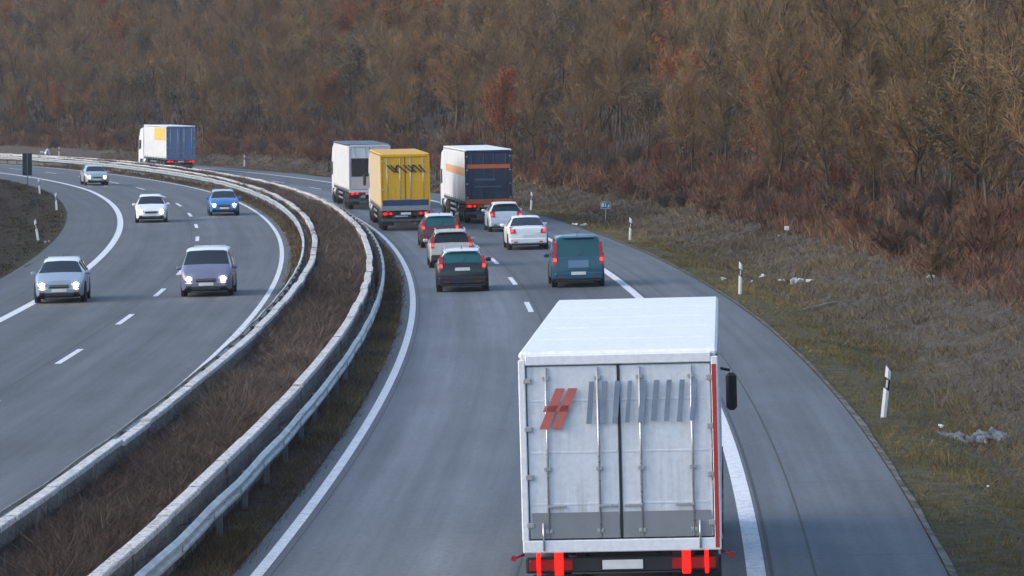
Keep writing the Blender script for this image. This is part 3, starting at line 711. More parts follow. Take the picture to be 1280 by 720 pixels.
def make_car(s, off, label, kind, body, oncoming=False, L=4.4, H=1.46, W=1.80, roof=None, gl=None, tail='tall', lit=True, head_m=None, rails=False, bumper=None, plate_z=.62, group=None, cat='car', name='passenger_car', yaw=0.0, rear_panel=None):
    root = veh_root(name, s, off, oncoming, label, cat, group, yaw)
    y0 = -L if oncoming else 0.0                 # origin: the end that faces the camera
    st, rg, fg, sides = outline(kind, L, H, W)
    zb = .19
    rings = []
    for (y, zt, zbelt, hw, rw) in st:
        green = zt > zbelt + .15
        end = 1 if (y < .05 or y > L - .05) else 0
        zl = zb + (.12 if end else 0)
        half = [(0, zl), (hw * .8, zl), (hw - .03, zl + .05), (hw, zl + .16), (hw, min(.62, zbelt - .06)), (hw * .985, zbelt)]
        if green: half += [(hw * .965, zbelt + .03), (rw + .015, zt - .075), (rw - .015, zt - .03), (rw - .12, zt), (0, zt + .018)]
        else: half += [(hw * .97, zbelt + .02), (rw + (hw - rw) * .55, zbelt + (zt - zbelt) * .62), (rw + (hw - rw) * .2, zt - .012), (rw - .1, zt), (0, zt + .015)]
        full = half + [(-x, z) for x, z in half[1:-1]][::-1]
        rings.append([(x, y + y0, z) for x, z in full])
    n = len(rings[0]); hn = 11
    parts = {}
    def put(key, quad): parts.setdefault(key, []).append(quad)
    for i in range(len(rings) - 1):
        for k in range(n):
            k2 = (k + 1) % n
            a = k if k < hn - 1 else n - 1 - k        # ring interval counted from the sill on either side
            quad = [rings[i][k], rings[i][k2], rings[i + 1][k2], rings[i + 1][k]]
            if (i, i + 1) == rg and a >= 8: key = 'rear_window'
            elif (i, i + 1) == fg and a >= 8: key = 'windscreen'
            elif (i, i + 1) in sides and a == 6: key = 'side_window'
            elif roof and i >= rg[1] and i < fg[0] and a >= 6: key = 'roof'  # roof and pillars in a paler colour, painted as if mirroring the sky
            elif a <= 1: key = 'underbody'
            else: key = 'body'
            put(key, quad)
    mats = dict(body=body, rear_window=gl or MGLASS, windscreen=gl or MGLASS, side_window=MGLASS, roof=roof, underbody=MDARK)
    import bmesh
    for key, quads in parts.items():
        groups = [quads] if key != 'side_window' else [[q for q in quads if q[0][0] > 0], [q for q in quads if q[0][0] < 0]]
        for g in groups:
            mb = MB()
            for q in g: mb.add(q, [(0, 1, 2, 3)], True)
            if key == 'body':
                mb.add(rings[0], [list(range(n))[::-1]], False); mb.add(rings[-1], [list(range(n))], False)
            ob = mb.build(key, mats[key], root)
            bm = bmesh.new(); bm.from_mesh(ob.data); bmesh.ops.remove_doubles(bm, verts=bm.verts, dist=.0008); bmesh.ops.recalc_face_normals(bm, faces=bm.faces); bm.to_mesh(ob.data); bm.free()
            ob.data.set_sharp_from_angle(angle=R(38))
    def tail_y(z):                                # where the tail surface stands at height z
        ys = [p[0] for p in st[:rg[1] + 1]]; zs = [p[1] for p in st[:rg[1] + 1]]
        return float(np.interp(z, zs, ys)) + y0
    def tail_w(z):
        return float(np.interp(z, [p[1] for p in st[:rg[1] + 1]], [p[3] * .35 + p[4] * .65 for p in st[:rg[1] + 1]]))
    hw = W / 2
    # lamps at the tail
    for sg in (-1, 1):
        mb = MB()
        if tail == 'tall': zs = np.linspace(.80, H - .22, 6); wd = .13
        elif tail == 'mid': zs = np.linspace(.74, 1.02, 4); wd = .24
        else: zs = np.linspace(.70, .90, 3); wd = .34
        vs = []
        for z in zs:
            xo = tail_w(z) + .025; yy = tail_y(z)
            for (dx, dy) in ((0, .10), (0, -.022), (-wd, -.028), (-wd, .06)): vs.append((sg * (xo + dx), yy + dy, z))
        m = len(zs)
        fs = [[0, 1, 2, 3], [4 * (m - 1) + k for k in range(4)][::-1]] + [(4 * a + k, 4 * a + (k + 1) % 4, 4 * a + 4 + (k + 1) % 4, 4 * a + 4 + k) for a in range(m - 1) for k in range(4)]
        mb.add(vs, fs)
        tl = mb.build('taillight', MTAIL0, root)
        if lit and not oncoming:
            zc = zs[1]; m2 = MB(); m2.box((sg * (tail_w(zc) - .05), tail_y(zc) - .03, zc + .03), (.09, .02, .10), .006); m2.build('lit_bulb', MTAIL, tl)
    # bumpers
    bz = MB(); bz.box((0, .03 + y0, .40), (W * .93, .16, .26), .05); bz.build('rear_bumper', bumper or body, root)
    lo_ = MB(); lo_.box((0, .035 + y0, .245), (W * .86, .13, .10), .03); lo_.build('bumper_skirt', MBLK, root)
    pl = MB(); pl.box((0, tail_y(plate_z) - .055 if plate_z < .55 else tail_y(plate_z) - .01, plate_z), (.52, .014, .11), .004); pl.build('number_plate', MPLATE, root)
    fb = MB(); fb.box((0, L - .06 + y0, .42), (W * .84, .18, .24), .06); fb.build('front_bumper', bumper or body, root)
    # front
    gr = MB()
    gr.box((0, L + .012 + y0, .585), (.72, .05, .12), .015); gr.box((0, L + .03 + y0, .31), (W * .55, .03, .12), .02)
    g_ = gr.build('grille', MBLK, root)
    bar = MB(); bar.box((0, L + .04 + y0, .60), (.66, .012, .018), .003); bar.build('trim_bar', MCHROME, g_)
    fp = MB(); fp.box((0, L + .045 + y0, .45), (.52, .014, .11), .004); fp.build('number_plate', MPLATE, root)
    for sg in (-1, 1):
        hb = MB(); hb.box((sg * hw * .66, L - .05 + y0, .63), (.36, .16, .14), .04); hl = hb.build('headlight', plain('clear_lamp_lens', (.6, .62, .64), .12, .2, .5, .05, 5), root)
        if oncoming:
            e_ = MB(); e_.tube([(sg * hw * .66, L + .02 + y0, .635), (sg * hw * .66, L + .045 + y0, .635)], [.085, .075], 14); e_.build('bulb', head_m or MHEAD, hl)
        mm = MB(); my = st[fg[1]][0] - .28 + y0
        mm.box((sg * (hw + .07), my, 1.0), (.20, .11, .14), .04); mm.box((sg * (hw - .02), my + .02, .97), (.10, .05, .05), .01)
        mr_ = mm.build('mirror', body, root)
        hd = MB()
        for yy in (1.35, 2.25): hd.box((sg * (hw + .012), yy + y0, .83), (.03, .18, .035), .008)
        hd.build('door_handle', body, root)
    for y in (.78, L - .92):
        for sg in (-1, 1):
            ar = MB(); ar.tube([(sg * (hw - .2), y + y0, .34), (sg * (hw + .006), y + y0, .34)], .385, 22); ar.build('wheel_arch', MDARK, root)
            wheel(root, sg * (hw + .012), y + y0, .325, .215)
    if rails:
        for sg in (-1, 1):
            rm = MB(); xr = W / 2 * .655
            rm.tube([(sg * xr, .55 + y0, H - .02), (sg * xr, .75 + y0, H + .045), (sg * xr, 2.45 + y0, H + .04), (sg * xr, 2.65 + y0, H - .03)], .018, 6); rm.build('roof_rail', MSILV, root)
        tr = MB(); tr.box((0, 1.6 + y0, H + .026), (.025, 2.0, .006)); tr.build('roof_seam', MBLK, root)
    for yy in (1.02, 1.98, 2.92):
        for sg in (-1, 1):
            sl_ = MB(); sl_.box((sg * (hw + .0015), yy + y0, .60), (.004, .012, .50)); sl_.build('shut_line', MDARK, root)
    for sg in (-1, 1):
        fo = MB(); fo.box((sg * hw * .66, L + .0 + y0, .36), (.20, .10, .09), .02); fo.build('fog_lamp', MBLK, root)
    for sg in (-1, 1):
        rl_ = MB(); rl_.box((sg * hw * .62, -.055 + y0, .36), (.16, .012, .05), .004); rl_.build('bumper_reflector', MTAIL0, root)
    wp = MB(); z0_, z1_ = st[rg[0]][1] + .02, st[rg[0]][1] + .22
    wp.tube([(0, tail_y(z0_) - .015, z0_), (.18, tail_y(z1_) - .015, z1_)], .009, 5); wp.build('rear_wiper', MBLK, root)
    if kind in ('estate', 'hatch', 'van'):
        sp_ = MB(); sp_.prism([(st[rg[1]][0] - .10 + y0, H - .055), (st[rg[1]][0] + .16 + y0, H - .005), (st[rg[1]][0] + .16 + y0, H + .022), (st[rg[1]][0] - .08 + y0, H - .035)], -W * .31, W * .31, 'x'); sp_.build('roof_spoiler', roof or body, root)
    if rear_panel:
        pm = MB(); z0_, z1_ = .70, .96
        pm.add([(-.36, tail_y(z0_) - .012, z0_), (.36, tail_y(z0_) - .012, z0_), (.36, tail_y(z1_) - .012, z1_), (-.36, tail_y(z1_) - .012, z1_)], [(0, 1, 2, 3)])
        pm.build('tailgate_panel', rear_panel, root)
    an = MB(); an.tube([(0, st[rg[1]][0] + .25 + y0, H), (0, st[rg[1]][0] + .12 + y0, H + .16)], .006, 4); an.build('antenna', MBLK, root)
    return root

C_BLACK = paint('deep_black', (.012, .014, .018)); C_SKYROOF = paint('silver', (.68, .71, .74), .1); C_BEIGE = paint('warm_grey', (.50, .47, .42), .2)  # the silver is the sky's reflection, painted onto dark cars' roofs
C_WINE = paint('dark_wine', (.085, .022, .028)); C_TEAL = paint('petrol_blue', (.010, .080, .125)); C_WHITE = paint('car_white', (.76, .77, .78)); C_PALE = paint('pale_silver_blue', (.50, .58, .66), .2)
C_BLUE = paint('bright_blue', (.035, .17, .42)); C_VIOL = paint('violet_grey', (.20, .205, .29), .3); C_DKBL = paint('silver_blue', (.30, .36, .42), .3); C_SKYGREY = paint('light_grey_sky_roof', (.70, .71, .74), .1); C_SGRN = paint('silver_green', (.36, .44, .46), .3)  # the light grey likewise paints reflected sky on roofs
# climbing side, seen from behind
make_car(95.5, 1.78, 'black hatchback with reflected sky painted on its roof, last in the left lane queue', 'hatch', C_BLACK, roof=C_SKYROOF, L=4.3, H=1.47, W=1.82, gl=MGLT, tail='tall', rails=True, plate_z=.80)
make_car(115.5, 1.84, 'warm grey estate car, between the black hatchback and the wine red estate', 'estate', C_BEIGE, L=4.6, H=1.48, W=1.80, tail='tall', rails=True, bumper=MBLK)
make_car(136.8, 2.12, 'wine red estate car with teal rear window just behind the yellow truck', 'estate', C_WINE, roof=C_SKYROOF, L=4.6, H=1.50, W=1.80, gl=MGLT, tail='tall', rails=True)
make_car(96.5, 5.90, 'petrol blue van with tall red lamps driving alone in the right lane', 'van', C_TEAL, L=4.5, H=1.80, W=1.86, gl=MGLT, tail='tall', plate_z=.50, bumper=C_TEAL, cat='van', name='passenger_van', rear_panel=paint('faded_blue', (.10, .19, .30)))
make_car(131.5, 5.80, 'white saloon car ahead of the petrol blue van', 'sedan', C_WHITE, L=4.6, H=1.44, W=1.80, tail='mid')
make_car(155.0, 6.32, 'pale silver blue hatchback close behind the truck with the navy doors', 'hatch', C_PALE, roof=C_WHITE, L=4.2, H=1.46, W=1.76, tail='mid')
# descending side, seen from the front
make_car(180.0, -11.62, 'white car with both headlights on, middle of the outer lane', 'hatch', C_WHITE, True, L=4.2, H=1.50, W=1.80, tail='mid')
make_car(189.0, -7.25, 'bright blue car with headlights on beside the median guardrail', 'hatch', C_BLUE, True, L=4.2, H=1.46, W=1.78, roof=C_SGRN, tail='mid')
make_car(97.2, -7.30, 'violet grey people carrier with headlights on, nearest oncoming car to the median', 'van', C_VIOL, True, L=4.4, H=1.64, W=1.84, roof=C_SKYGREY, tail='mid')
make_car(95.4, -12.35, 'silver blue car with warm headlights straddling the thick white edge line', 'hatch', C_DKBL, True, L=4.3, H=1.46, W=1.80, roof=C_SKYGREY, head_m=MHEADY, yaw=.03, tail='mid')
make_car(255.0, -11.45, 'silver green car with headlights on, farthest of the oncoming cars', 'hatch', C_SGRN, True, L=4.2, H=1.45, W=1.78, tail='mid')

# ------------------------------------------------------------------ lorries
T_ORNG0 = None; T_ORNG = plain('orange_stripe', (.60, .13, .035), .45, 0, .1, .1, 3); T_PALEO = plain('pale_orange_stripe', (.68, .36, .17), .5, 0, .1, .1, 3)
T_LGREY = plain('light_grey_tarpaulin', (.62, .63, .64), .55, 0, .05, .12, 1.1); T_RED = plain('red_marking', (.48, .035, .03), .45, 0, .1, .12, 4); T_GLET = plain('slate_grey_lettering', (.22, .27, .34), .5, 0, .1, .25, 5); T_BLET = plain('black_lettering', (.05, .035, .02), .5, 0, .1, .2, 5)
T_YPAT = plain('yellow_patch', (.70, .50, .10), .5, 0, .1, .1, 3); T_PINK = plain('pale_pink_grey_panel', (.52, .45, .43), .55, 0, 0, .1, 3); T_DBLUE = plain('dark_blue_band', (.015, .04, .12), .45, 0, .2, .1, 3); T_GREYB = plain('mid_grey_band', (.24, .25, .27), .5, 0, .1, .1, 3)
def grimy(name, col, rough=.4, amount=.6):
    """painted panels with road film: long run-off streaks and blotches of grey dirt"""
    if name in MATS: return MATS[name]
    m, nt, b = nodes(name)
    tc = N(nt, 'ShaderNodeTexCoord'); mp = N(nt, 'ShaderNodeMapping'); nt.links.new(tc.outputs['Object'], mp.inputs[0]); mp.inputs['Scale'].default_value = (7, 1.2, .55)
    st = noise(nt, 1.6, 7, vec=mp.outputs[0], rough=.65); bl = noise(nt, 1.1, 6, rough=.65); fi = noise(nt, 14, 5)
    k = ramp(nt, st.outputs[0], [(.42, 0.0), (.72, 1.0)]); k2 = ramp(nt, bl.outputs[0], [(.40, .1), (.70, 1.0)])
    f = math_(nt, 'MULTIPLY', math_(nt, 'MULTIPLY', k.outputs[0], k2.outputs[0]), amount)
    c = mix(nt, col, [q * .34 + .012 for q in col], f)
    c = mix(nt, c, ramp(nt, fi.outputs[0], [(.3, .9), (.7, 1.05)]).outputs[0], 1.0, 'MULTIPLY')
    nt.links.new(c, b.inputs['Base Color']); b.inputs['Roughness'].default_value = rough; b.inputs['Coat Weight'].default_value = .15
    MATS[name] = m; return m
T_WHITE = grimy('lorry_white', (.85, .855, .87), .35, .2); T_SILV = grimy('pale_grey_door_panel', (.72, .75, .79), .4, .65); T_NAVY = grimy('navy', (.020, .035, .075), .35, .2)
T_YEL = grimy('yellow_tarpaulin', (.74, .40, .006), .5, .35); T_WARMLIT = grimy('warm_lit_yellow_tarpaulin', (.60, .47, .28), .6, .35); T_BLUE = grimy('steel_blue', (.13, .19, .31), .4, .3)  # cream curtain: warm sidelight painted into the yellow lorry's sides
MGALV = plain('grey_chassis_steel', (.10, .105, .11), .55, .5, 0, .25, 5)
M_REDP = plain('faded_red_emblem', (.52, .14, .12), .5, 0, .05, .15, 4)

def make_truck(s, off, label, L=13.6, top=4.0, zf=1.18, door=None, side=None, roof=None, frame=None, tail_bar=None, deco=None, cab=None, group=None, W=2.55, lamp_z=1.0, lamps='pair', yaw=0.0, deck_tail=None, vlamps=False):
    root = veh_root('lorry', s, off, False, label, 'truck', group, yaw)
    hw = W / 2
    # side curtains, front wall and floor
    for sg in (-1, 1):
        mb = MB(); m = int(L / .65)
        ys = np.linspace(.10, L, m + 1)
        vs, fs = [], []
        for k, y in enumerate(ys):
            b_ = .012 * math.sin(k * 1.9) + .006 * math.sin(k * .7)
            for j, z in enumerate((zf + .02, zf + .35, zf + 1.2, top - .8, top - .12)):
                vs.append((sg * (hw - .004 + (b_ if 0 < j < 4 else 0)), y, z))
        for k in range(m):
            for j in range(4): fs.append((k * 5 + j, k * 5 + j + 1, k * 5 + j + 6, k * 5 + j + 5))
        vs2 = [(v[0] - sg * .03, v[1], v[2]) for v in vs]; q = len(vs)
        fs2 = [tuple(i + q for i in f[::-1]) for f in fs]
        mb.add(vs + vs2, fs + fs2, False)
        sc = mb.build('side_curtain', side, root)
        st = MB()
        for k in range(m):
            if k % 2: st.box((sg * (hw + .008), ys[k], zf + .01), (.02, .05, .24), .003)
        st.build('curtain_strap', MBLK, sc)
        rl = MB(); rl.box((sg * (hw - .02), L / 2, zf - .06), (.07, L - .1, .12), .01); rl.build('side_rail', MGALV, root)
    fw = MB(); fw.box((0, L - .01, (zf + top) / 2), (W - .06, .06, top - zf - .1), .01); fw.build('front_wall', frame, root)
    fl = MB(); fl.box((0, L / 2, zf - .02), (W - .14, L - .14, .10)); fl.build('load_floor', MGALV, root)
    rf = MB(); rf.box((0, L / 2 + .01, top - .05), (W - .01, L - .02, .10), .035)
    r_ob = rf.build('roof', roof, root)
    for k in range(1, int(L / 2.4)):
        rb_ = MB(); rb_.box((0, k * 2.4, top + .003), (W - .2, .04, .006), .002); rb_.build('roof_bow', roof, r_ob)
    # rear frame and the two doors
    fr = MB()
    for sg in (-1, 1): fr.box((sg * (hw - .045), .045, (zf + top) / 2 - .04), (.09, .13, top - zf - .12), .012)
    fr.box((0, .045, top - .11), (W - .18, .126, .13), .012); fr.box((0, .045, zf - .05), (W - .012, .14, .16), .012)
    fr.build('rear_frame', frame, root)
    dz0, dz1 = zf + .045, top - .19
    for sg in (-1, 1):
        db = MB(); dw = hw - .10
        db.box((sg * (dw / 2 + .004), .05, (dz0 + dz1) / 2), (dw - .012, .06, dz1 - dz0), .012)
        for k in range(3): db.box((sg * (dw / 2), .021, dz0 + (dz1 - dz0) * (.2 + .3 * k)), (dw - .08, .012, .03), .004)
        d = db.build('rear_door', door, root)
        for q in (.22, .78):
            lk = MB(); x = sg * (dw * q + .01)
            lk.tube([(x, -.008, dz0 + .02), (x, -.008, dz1 - .02)], .017, 8)
            for z in (dz0 + .10, dz0 + .9, dz1 - .15): lk.box((x, -.002, z), (.09, .04, .05), .006)
            lk.box((x - sg * .11, -.02, dz0 + .42), (.24, .02, .035), .006)
            lk.build('lock_rod', MSILV if door is not T_NAVY else MGALV, d)
        for k in range(4):
            hg = MB(); hg.box((sg * (hw - .11), -.008, dz0 + .18 + k * (dz1 - dz0 - .36) / 3), (.10, .03, .07), .008); hg.build('hinge', MSILV, d)
    ga = MB(); ga.box((0, .012, (dz0 + dz1) / 2), (.03, .02, dz1 - dz0 - .02), .005); ga.build('door_seal', MBLK, root)
    # chassis, rear under-run bar, lamps
    ch = MB()
    for sg in (-1, 1): ch.box((sg * .55, L * .42, zf - .22), (.12, L * .78, .28), .01)
    for k in range(6): ch.box((0, .6 + k * 1.5, zf - .2), (1.0, .10, .18))
    ch.build('chassis', MGALV, root)
    bb = MB(); bb.box((0, .10, lamp_z), (W - .06, .10, .20), .02); lamp_bar = bb.build('lamp_board', tail_bar or MBLK, root)
    ub = MB(); ub.box((0, .16, .56), (W - .12, .09, .14), .02)
    for sg in (-1, 1): ub.box((sg * .6, .22, .80), (.09, .07, .46), .01)
    ub.build('underrun_bar', MGALV, root)
    if deck_tail:
        dt = MB(); dt.box((0, -.01, zf - .0), (W - .02, .05, .26), .01); dt.build('tail_sill', deck_tail, root)
    for sg in (-1, 1):
        cl = MB(); cl.box((sg * (hw - .36), .045, lamp_z), (.56, .03, .145), .012); c_ = cl.build('lamp_cluster', MTAIL0, lamp_bar)
        if vlamps:
            vl = MB()
            for xx, ww in ((hw - .20, .05), (hw - .46, .11)): vl.box((sg * xx, .018, lamp_z + .09), (ww, .03, .44), .012)
            vl.build('taillight', MTAILH, root)
        else:
          lt = MB(); lt.box((sg * (hw - .22), .022, lamp_z), (.17, .022, .115), .01); lt.box((sg * (hw - .50), .022, lamp_z), (.10, .022, .10), .01)
          lt.build('taillight', MTAILH, root)
        ma = MB(); ma.tube([(sg * (hw - .01), .12, zf - .16), (sg * (hw + .12), .05, zf - .20)], .018, 6); ma.tube([(sg * (hw + .12), .03, zf - .20), (sg * (hw + .12), .09, zf - .20)], .04, 8); ma.build('marker_lamp', MTAIL0, root)
        mf = MB(); mf.box((sg * (hw - .38), 1.05, .62), (.62, .02, .72), .005); mf.build('mudflap', MBLK, root)
        sgd = MB()
        for z in (.55, .85): sgd.box((sg * (hw - .06), L * .60, z), (.03, L * .26, .12), .005)
        sgd.build('side_guard', MSILV, root)
        lg = MB(); lg.box((sg * .8, L * .80, .72), (.13, .13, .76), .01); lg.box((sg * .8, L * .80, .32), (.26, .26, .04), .005); lg.build('landing_leg', MGALV, root)
    pl = MB(); pl.box((0, .032, lamp_z), (.52, .016, .12), .004); pl.build('number_plate', MPLATE, root)
    ax = [1.75, 3.05, 4.35] if L > 9 else [1.6, 2.9]
    for y in ax:
        for sg in (-1, 1): wheel(root, sg * (hw - .03), y, .50, .40)
        a_ = MB(); a_.tube([(-hw + .3, y, .5), (hw - .3, y, .5)], .07, 8); a_.build('axle', MGALV, root)
    # tractor
    cb = cab or T_WHITE; y1 = L + .55
    poly = [(y1, .95), (y1, 3.45), (y1 + .5, 3.72), (y1 + 1.35, 3.55), (y1 + 2.05, 2.75), (y1 + 2.28, 1.65), (y1 + 2.30, .55), (y1 + 1.75, .50), (y1 + 1.6, .95)]
    cm = MB(); cm.prism(poly, -hw + .06, hw - .06, 'x'); c_ob = cm.build('cab', cb, root)
    ws = MB(); ws.add([(-1.12, y1 + 2.295, 1.75), (1.12, y1 + 2.295, 1.75), (1.08, y1 + 2.085, 2.70), (-1.08, y1 + 2.085, 2.70)], [(0, 1, 2, 3)]); ws.build('windscreen', MGLASS, c_ob)
    for sg in (-1, 1):
        sw = MB(); sw.add([(sg * (hw - .055), y1 + 1.0, 1.85), (sg * (hw - .055), y1 + 2.1, 1.75), (sg * (hw - .055), y1 + 1.9, 2.6), (sg * (hw - .055), y1 + 1.0, 2.65)], [(0, 1, 2, 3)]); sw.build('side_window', MGLASS, c_ob)
        mi = MB(); mi.box((sg * (hw + .17), y1 + 2.15, 2.25), (.18, .12, .62), .05); mi.tube([(sg * (hw - .05), y1 + 2.1, 2.65), (sg * (hw + .15), y1 + 2.15, 2.6)], .025, 6); mi.build('mirror', MBLK, c_ob)
        for y in (y1 + 1.25, y1 - 1.6): wheel(root, sg * (hw - .03), y, .50, .34 if y > y1 else .5)
        ft = MB(); ft.tube([(sg * .95, y1 - .9, .75), (sg * .95, y1 + .35, .75)], .3, 14); ft.build('fuel_tank', MSILV, root)
    tc = MB()
    for sg in (-1, 1): tc.box((sg * .42, y1 - .6, .82), (.10, 4.2, .22), .01)
    tc.build('tractor_frame', MGALV, root)
    if deco: deco(root, hw, zf, top, dz0, dz1, L)
    return root
def decal(root, name, mat, polys, y=-.030, axis='y', th=.004):
    """flat painted or stuck-on marking: polygons in x,z on the doors, or in y,z on a side"""
    mb = MB()
    for p in polys: mb.prism(p, y, y + th, axis)
    return mb.build(name, mat, root)
def slant(x, z0, z1, w, k): return [(x, z0), (x + w, z0), (x + w + k, z1), (x + k, z1)]

def deco_front(root, hw, zf, top, dz0, dz1, L):
    # red reflective band down the right edge, faint grey letters across the top half, red emblem at the left
    decal(root, 'edge_marking', T_RED, [[(hw - .082, zf - .1), (hw - .028, zf - .1), (hw - .028, top - .20), (hw - .082, top - .20)]], -.028)
    lets = []
    x = -.42
    rr = random.Random(5)
    for k in range(9):
        w_ = .055 + .02 * rr.random(); h_ = .52
        lets.append(slant(x, 3.06 - .03 * rr.random(), 3.06 + h_, w_, .05))
        x += .165
    decal(root, 'lettering', T_GLET, lets, -.0300)
    decal(root, 'emblem', M_REDP, [[(-1.02, 2.98), (-.90, 2.98), (-.68, 3.50), (-.80, 3.50)], [(-.86, 2.98), (-.74, 2.98), (-.52, 3.50), (-.64, 3.50)], [(-.97, 3.20), (-.66, 3.20), (-.63, 3.28), (-.94, 3.28)]], -.0300)
    decal(root, 'dark_lower_panel', T_GREYB, [[(-hw + .13, dz0 + .01), (-.03, dz0 + .01), (-.03, dz0 + .34), (-hw + .13, dz0 + .34)], [(.03, dz0 + .01), (hw - .13, dz0 + .01), (hw - .13, dz0 + .34), (.03, dz0 + .34)]], -.012)
    gp = MB()
    for sg in (-1, 1): gp.tube([(sg * 1.0, -.04, 1.42), (sg * 1.0, -.04, 1.78)], .014, 6)
    gp.build('grab_handle', MSILV, root)
make_truck(8.2, 5.76, 'white lorry with pale grey rear doors and red edge stripe, nearest vehicle of all', L=12.0, top=3.97, zf=1.52, vlamps=True, door=T_SILV, side=T_WHITE, roof=T_WHITE, frame=T_WHITE, deco=deco_front, lamp_z=1.22, tail_bar=MBLK)

def deco_yellow(root, hw, zf, top, dz0, dz1, L):
    bars = []
    for x, kx in ((-.98, .42), (-.80, .40), (-.46, -.10), (-.42, .44), (-.12, .44), (.10, .42), (.36, -.06), (.40, .40), (.66, .30)):
        bars.append([(x + kx, 3.00), (x + kx + .11, 3.00), (x + .11, 3.40), (x, 3.40)])
    decal(root, 'lettering', T_BLET, bars, -.030)
    decal(root, 'blue_band', T_DBLUE, [[(-hw + .10, zf + .10), (hw - .10, zf + .10), (hw - .10, zf + .42), (-hw + .10, zf + .42)]], -.034)
make_truck(159.5, 1.50, 'yellow lorry with black lettering and a blue band across its rear', L=13.4, top=3.98, door=T_YEL, side=T_WARMLIT, roof=T_YEL, frame=T_YEL, deco=deco_yellow, deck_tail=T_GREYB, lamp_z=.90)

def deco_white(root, hw, zf, top, dz0, dz1, L):
    decal(root, 'orange_band', T_ORNG, [[(-hw + .11, 2.96), (hw - .11, 2.96), (hw - .11, 3.18), (-hw + .11, 3.18)]], -.030)
    decal(root, 'pale_lettering', plain('faint_blue_lettering', (.07, .13, .20), .5), [[(-.75, 2.30), (.35, 2.30), (.35, 2.42), (-.75, 2.42)], [(-.80, 1.95), (.70, 1.95), (.70, 2.02), (-.80, 2.02)]], -.030)
    for sg in (-1, 1):
        decal(root, 'side_band', T_PALEO, [[(.3, 2.55), (L - 1.5, 2.62), (L - 1.5, 3.02), (.3, 3.0)]], sg * (hw + .013), 'x')
make_truck(168.0, 6.45, 'white lorry with navy rear doors crossed by an orange band', L=13.0, top=3.98, door=T_NAVY, side=T_LGREY, roof=T_WHITE, frame=T_NAVY, yaw=.02, tail_bar=MORNG, deco=deco_white, deck_tail=T_ORNG, lamp_z=.95)

def deco_grey(root, hw, zf, top, dz0, dz1, L):
    decal(root, 'dark_opening', plain('dark_door_field', (.02, .017, .016), .7), [[(-hw + .16, 2.02), (hw - .2, 2.02), (hw - .2, 3.12), (-hw + .16, 3.12)]], -.032)
    decal(root, 'lower_panel', T_PINK, [[(-hw + .12, dz0 + .02), (hw - .12, dz0 + .02), (hw - .12, 1.98), (-hw + .12, 1.98)]], -.034)
make_truck(196.0, 1.85, 'grey lorry with a dark square on its rear door, ahead of the yellow lorry', L=13.0, top=3.98, door=T_LGREY, side=T_LGREY, roof=T_NAVY, frame=T_LGREY, deco=deco_grey, lamp_z=.98, tail_bar=MTAIL0)

def deco_far(root, hw, zf, top, dz0, dz1, L):
    for sg in (-1, 1):
        decal(root, 'side_patch', T_YPAT, [[(.35, 2.75), (L * .52, 2.75), (L * .52, 3.80), (.35, 3.80)]], sg * (hw + .014), 'x')
make_truck(299.0, 2.05, 'white and yellow lorry with steel blue rear doors, farthest along the bend', L=10.5, top=4.0, door=T_BLUE, side=T_LGREY, roof=T_WHITE, frame=T_BLUE, tail_bar=T_RED, deco=deco_far, lamp_z=.92)

# ------------------------------------------------------------------ delineator posts
MPW = plain('white_post_plastic', (.74, .75, .76), .45, 0, 0, .10, 6); MPB = plain('black_post_band', (.015, .016, .02), .5); MREF = plain('silver_reflector', (.78, .80, .82), .15, .2, .5, .03, 8)
def delineator(s, off, label, lean=(0, 0), side=1, h=1.05):
    hd_ = float(head(s)); root = empty('delineator_post', P(s, off), (lean[0], lean[1], hd_)); tag(root, label, 'road post', 'delineator posts along the motorway')
    def sec(z): return [(-.06, -.035, z), (0, -.055, z), (.06, -.035, z), (.055, .04, z), (-.055, .04, z)]
    def seg(z0, z1, nm, mat, sl0=0, sl1=0, infl=1.0):
        mb = MB(); a = [(x * infl, y * infl, z0 + sl0 * x) for x, y, _ in sec(0)]; b_ = [(x * infl, y * infl, z1 + sl1 * x) for x, y, _ in sec(0)]
        mb.add(a + b_, [[4, 3, 2, 1, 0], [5, 6, 7, 8, 9]] + [(k, (k + 1) % 5, 5 + (k + 1) % 5, 5 + k) for k in range(5)]); return mb.build(nm, mat, root)
    sl = -.6 * side
    seg(-.15, .60, 'lower_shaft', MPW, 0, sl); seg(.60, .84, 'black_band', MPB, sl, sl); seg(.84, h, 'upper_shaft', MPW, sl, -1.0 * side)
    for sg in (-1, 1):
        rf = MB(); rf.box((0, sg * .052 - (.004 if sg < 0 else -.0), .72), (.042, .014, .17), .004); rf.build('reflector', MREF, root)
    return root
delineator(41.4, 11.03, 'white delineator post with black band leaning right, beside the nearest verge', (.0, .10), 1)
delineator(89.8, 11.03, 'upright white delineator post next to the scattered white litter', (0, .02), 1)
delineator(140.0, 11.07, 'white delineator post just right of the small blue sign', (0, .04), 1)
delineator(192.0, 11.2, 'white delineator post between the navy doored lorry and the blue sign', (0, .05), 1)
delineator(324.7, 13.85, 'small white delineator post on the far verge beyond the median', (0, .02), 1)
delineator(391.0, 14.0, 'tiny white delineator post at the far end of the bend', (0, .02), 1)
delineator(203.2, -17.02, 'black banded white post at the tip of the inner embankment', (0, -.06), -1)
delineator(233.1, -17.25, 'black banded white post just right of the tall dark sign', (0, -.07), -1)
delineator(159.0, -17.29, 'leaning white post in front of the pair of dark plates on the inner embankment', (0, -.16), -1)

# ------------------------------------------------------------------ signs
MSBACK = plain('dark_grey_sign_back', (.022, .032, .04), .5, .3, 0, .2, 4); MSPOLE = plain('galvanised_pole', (.30, .31, .32), .5, .5, 0, .2, 6); MBLUE = plain('traffic_blue', (.012, .09, .26), .4, 0, .2, .08, 5)
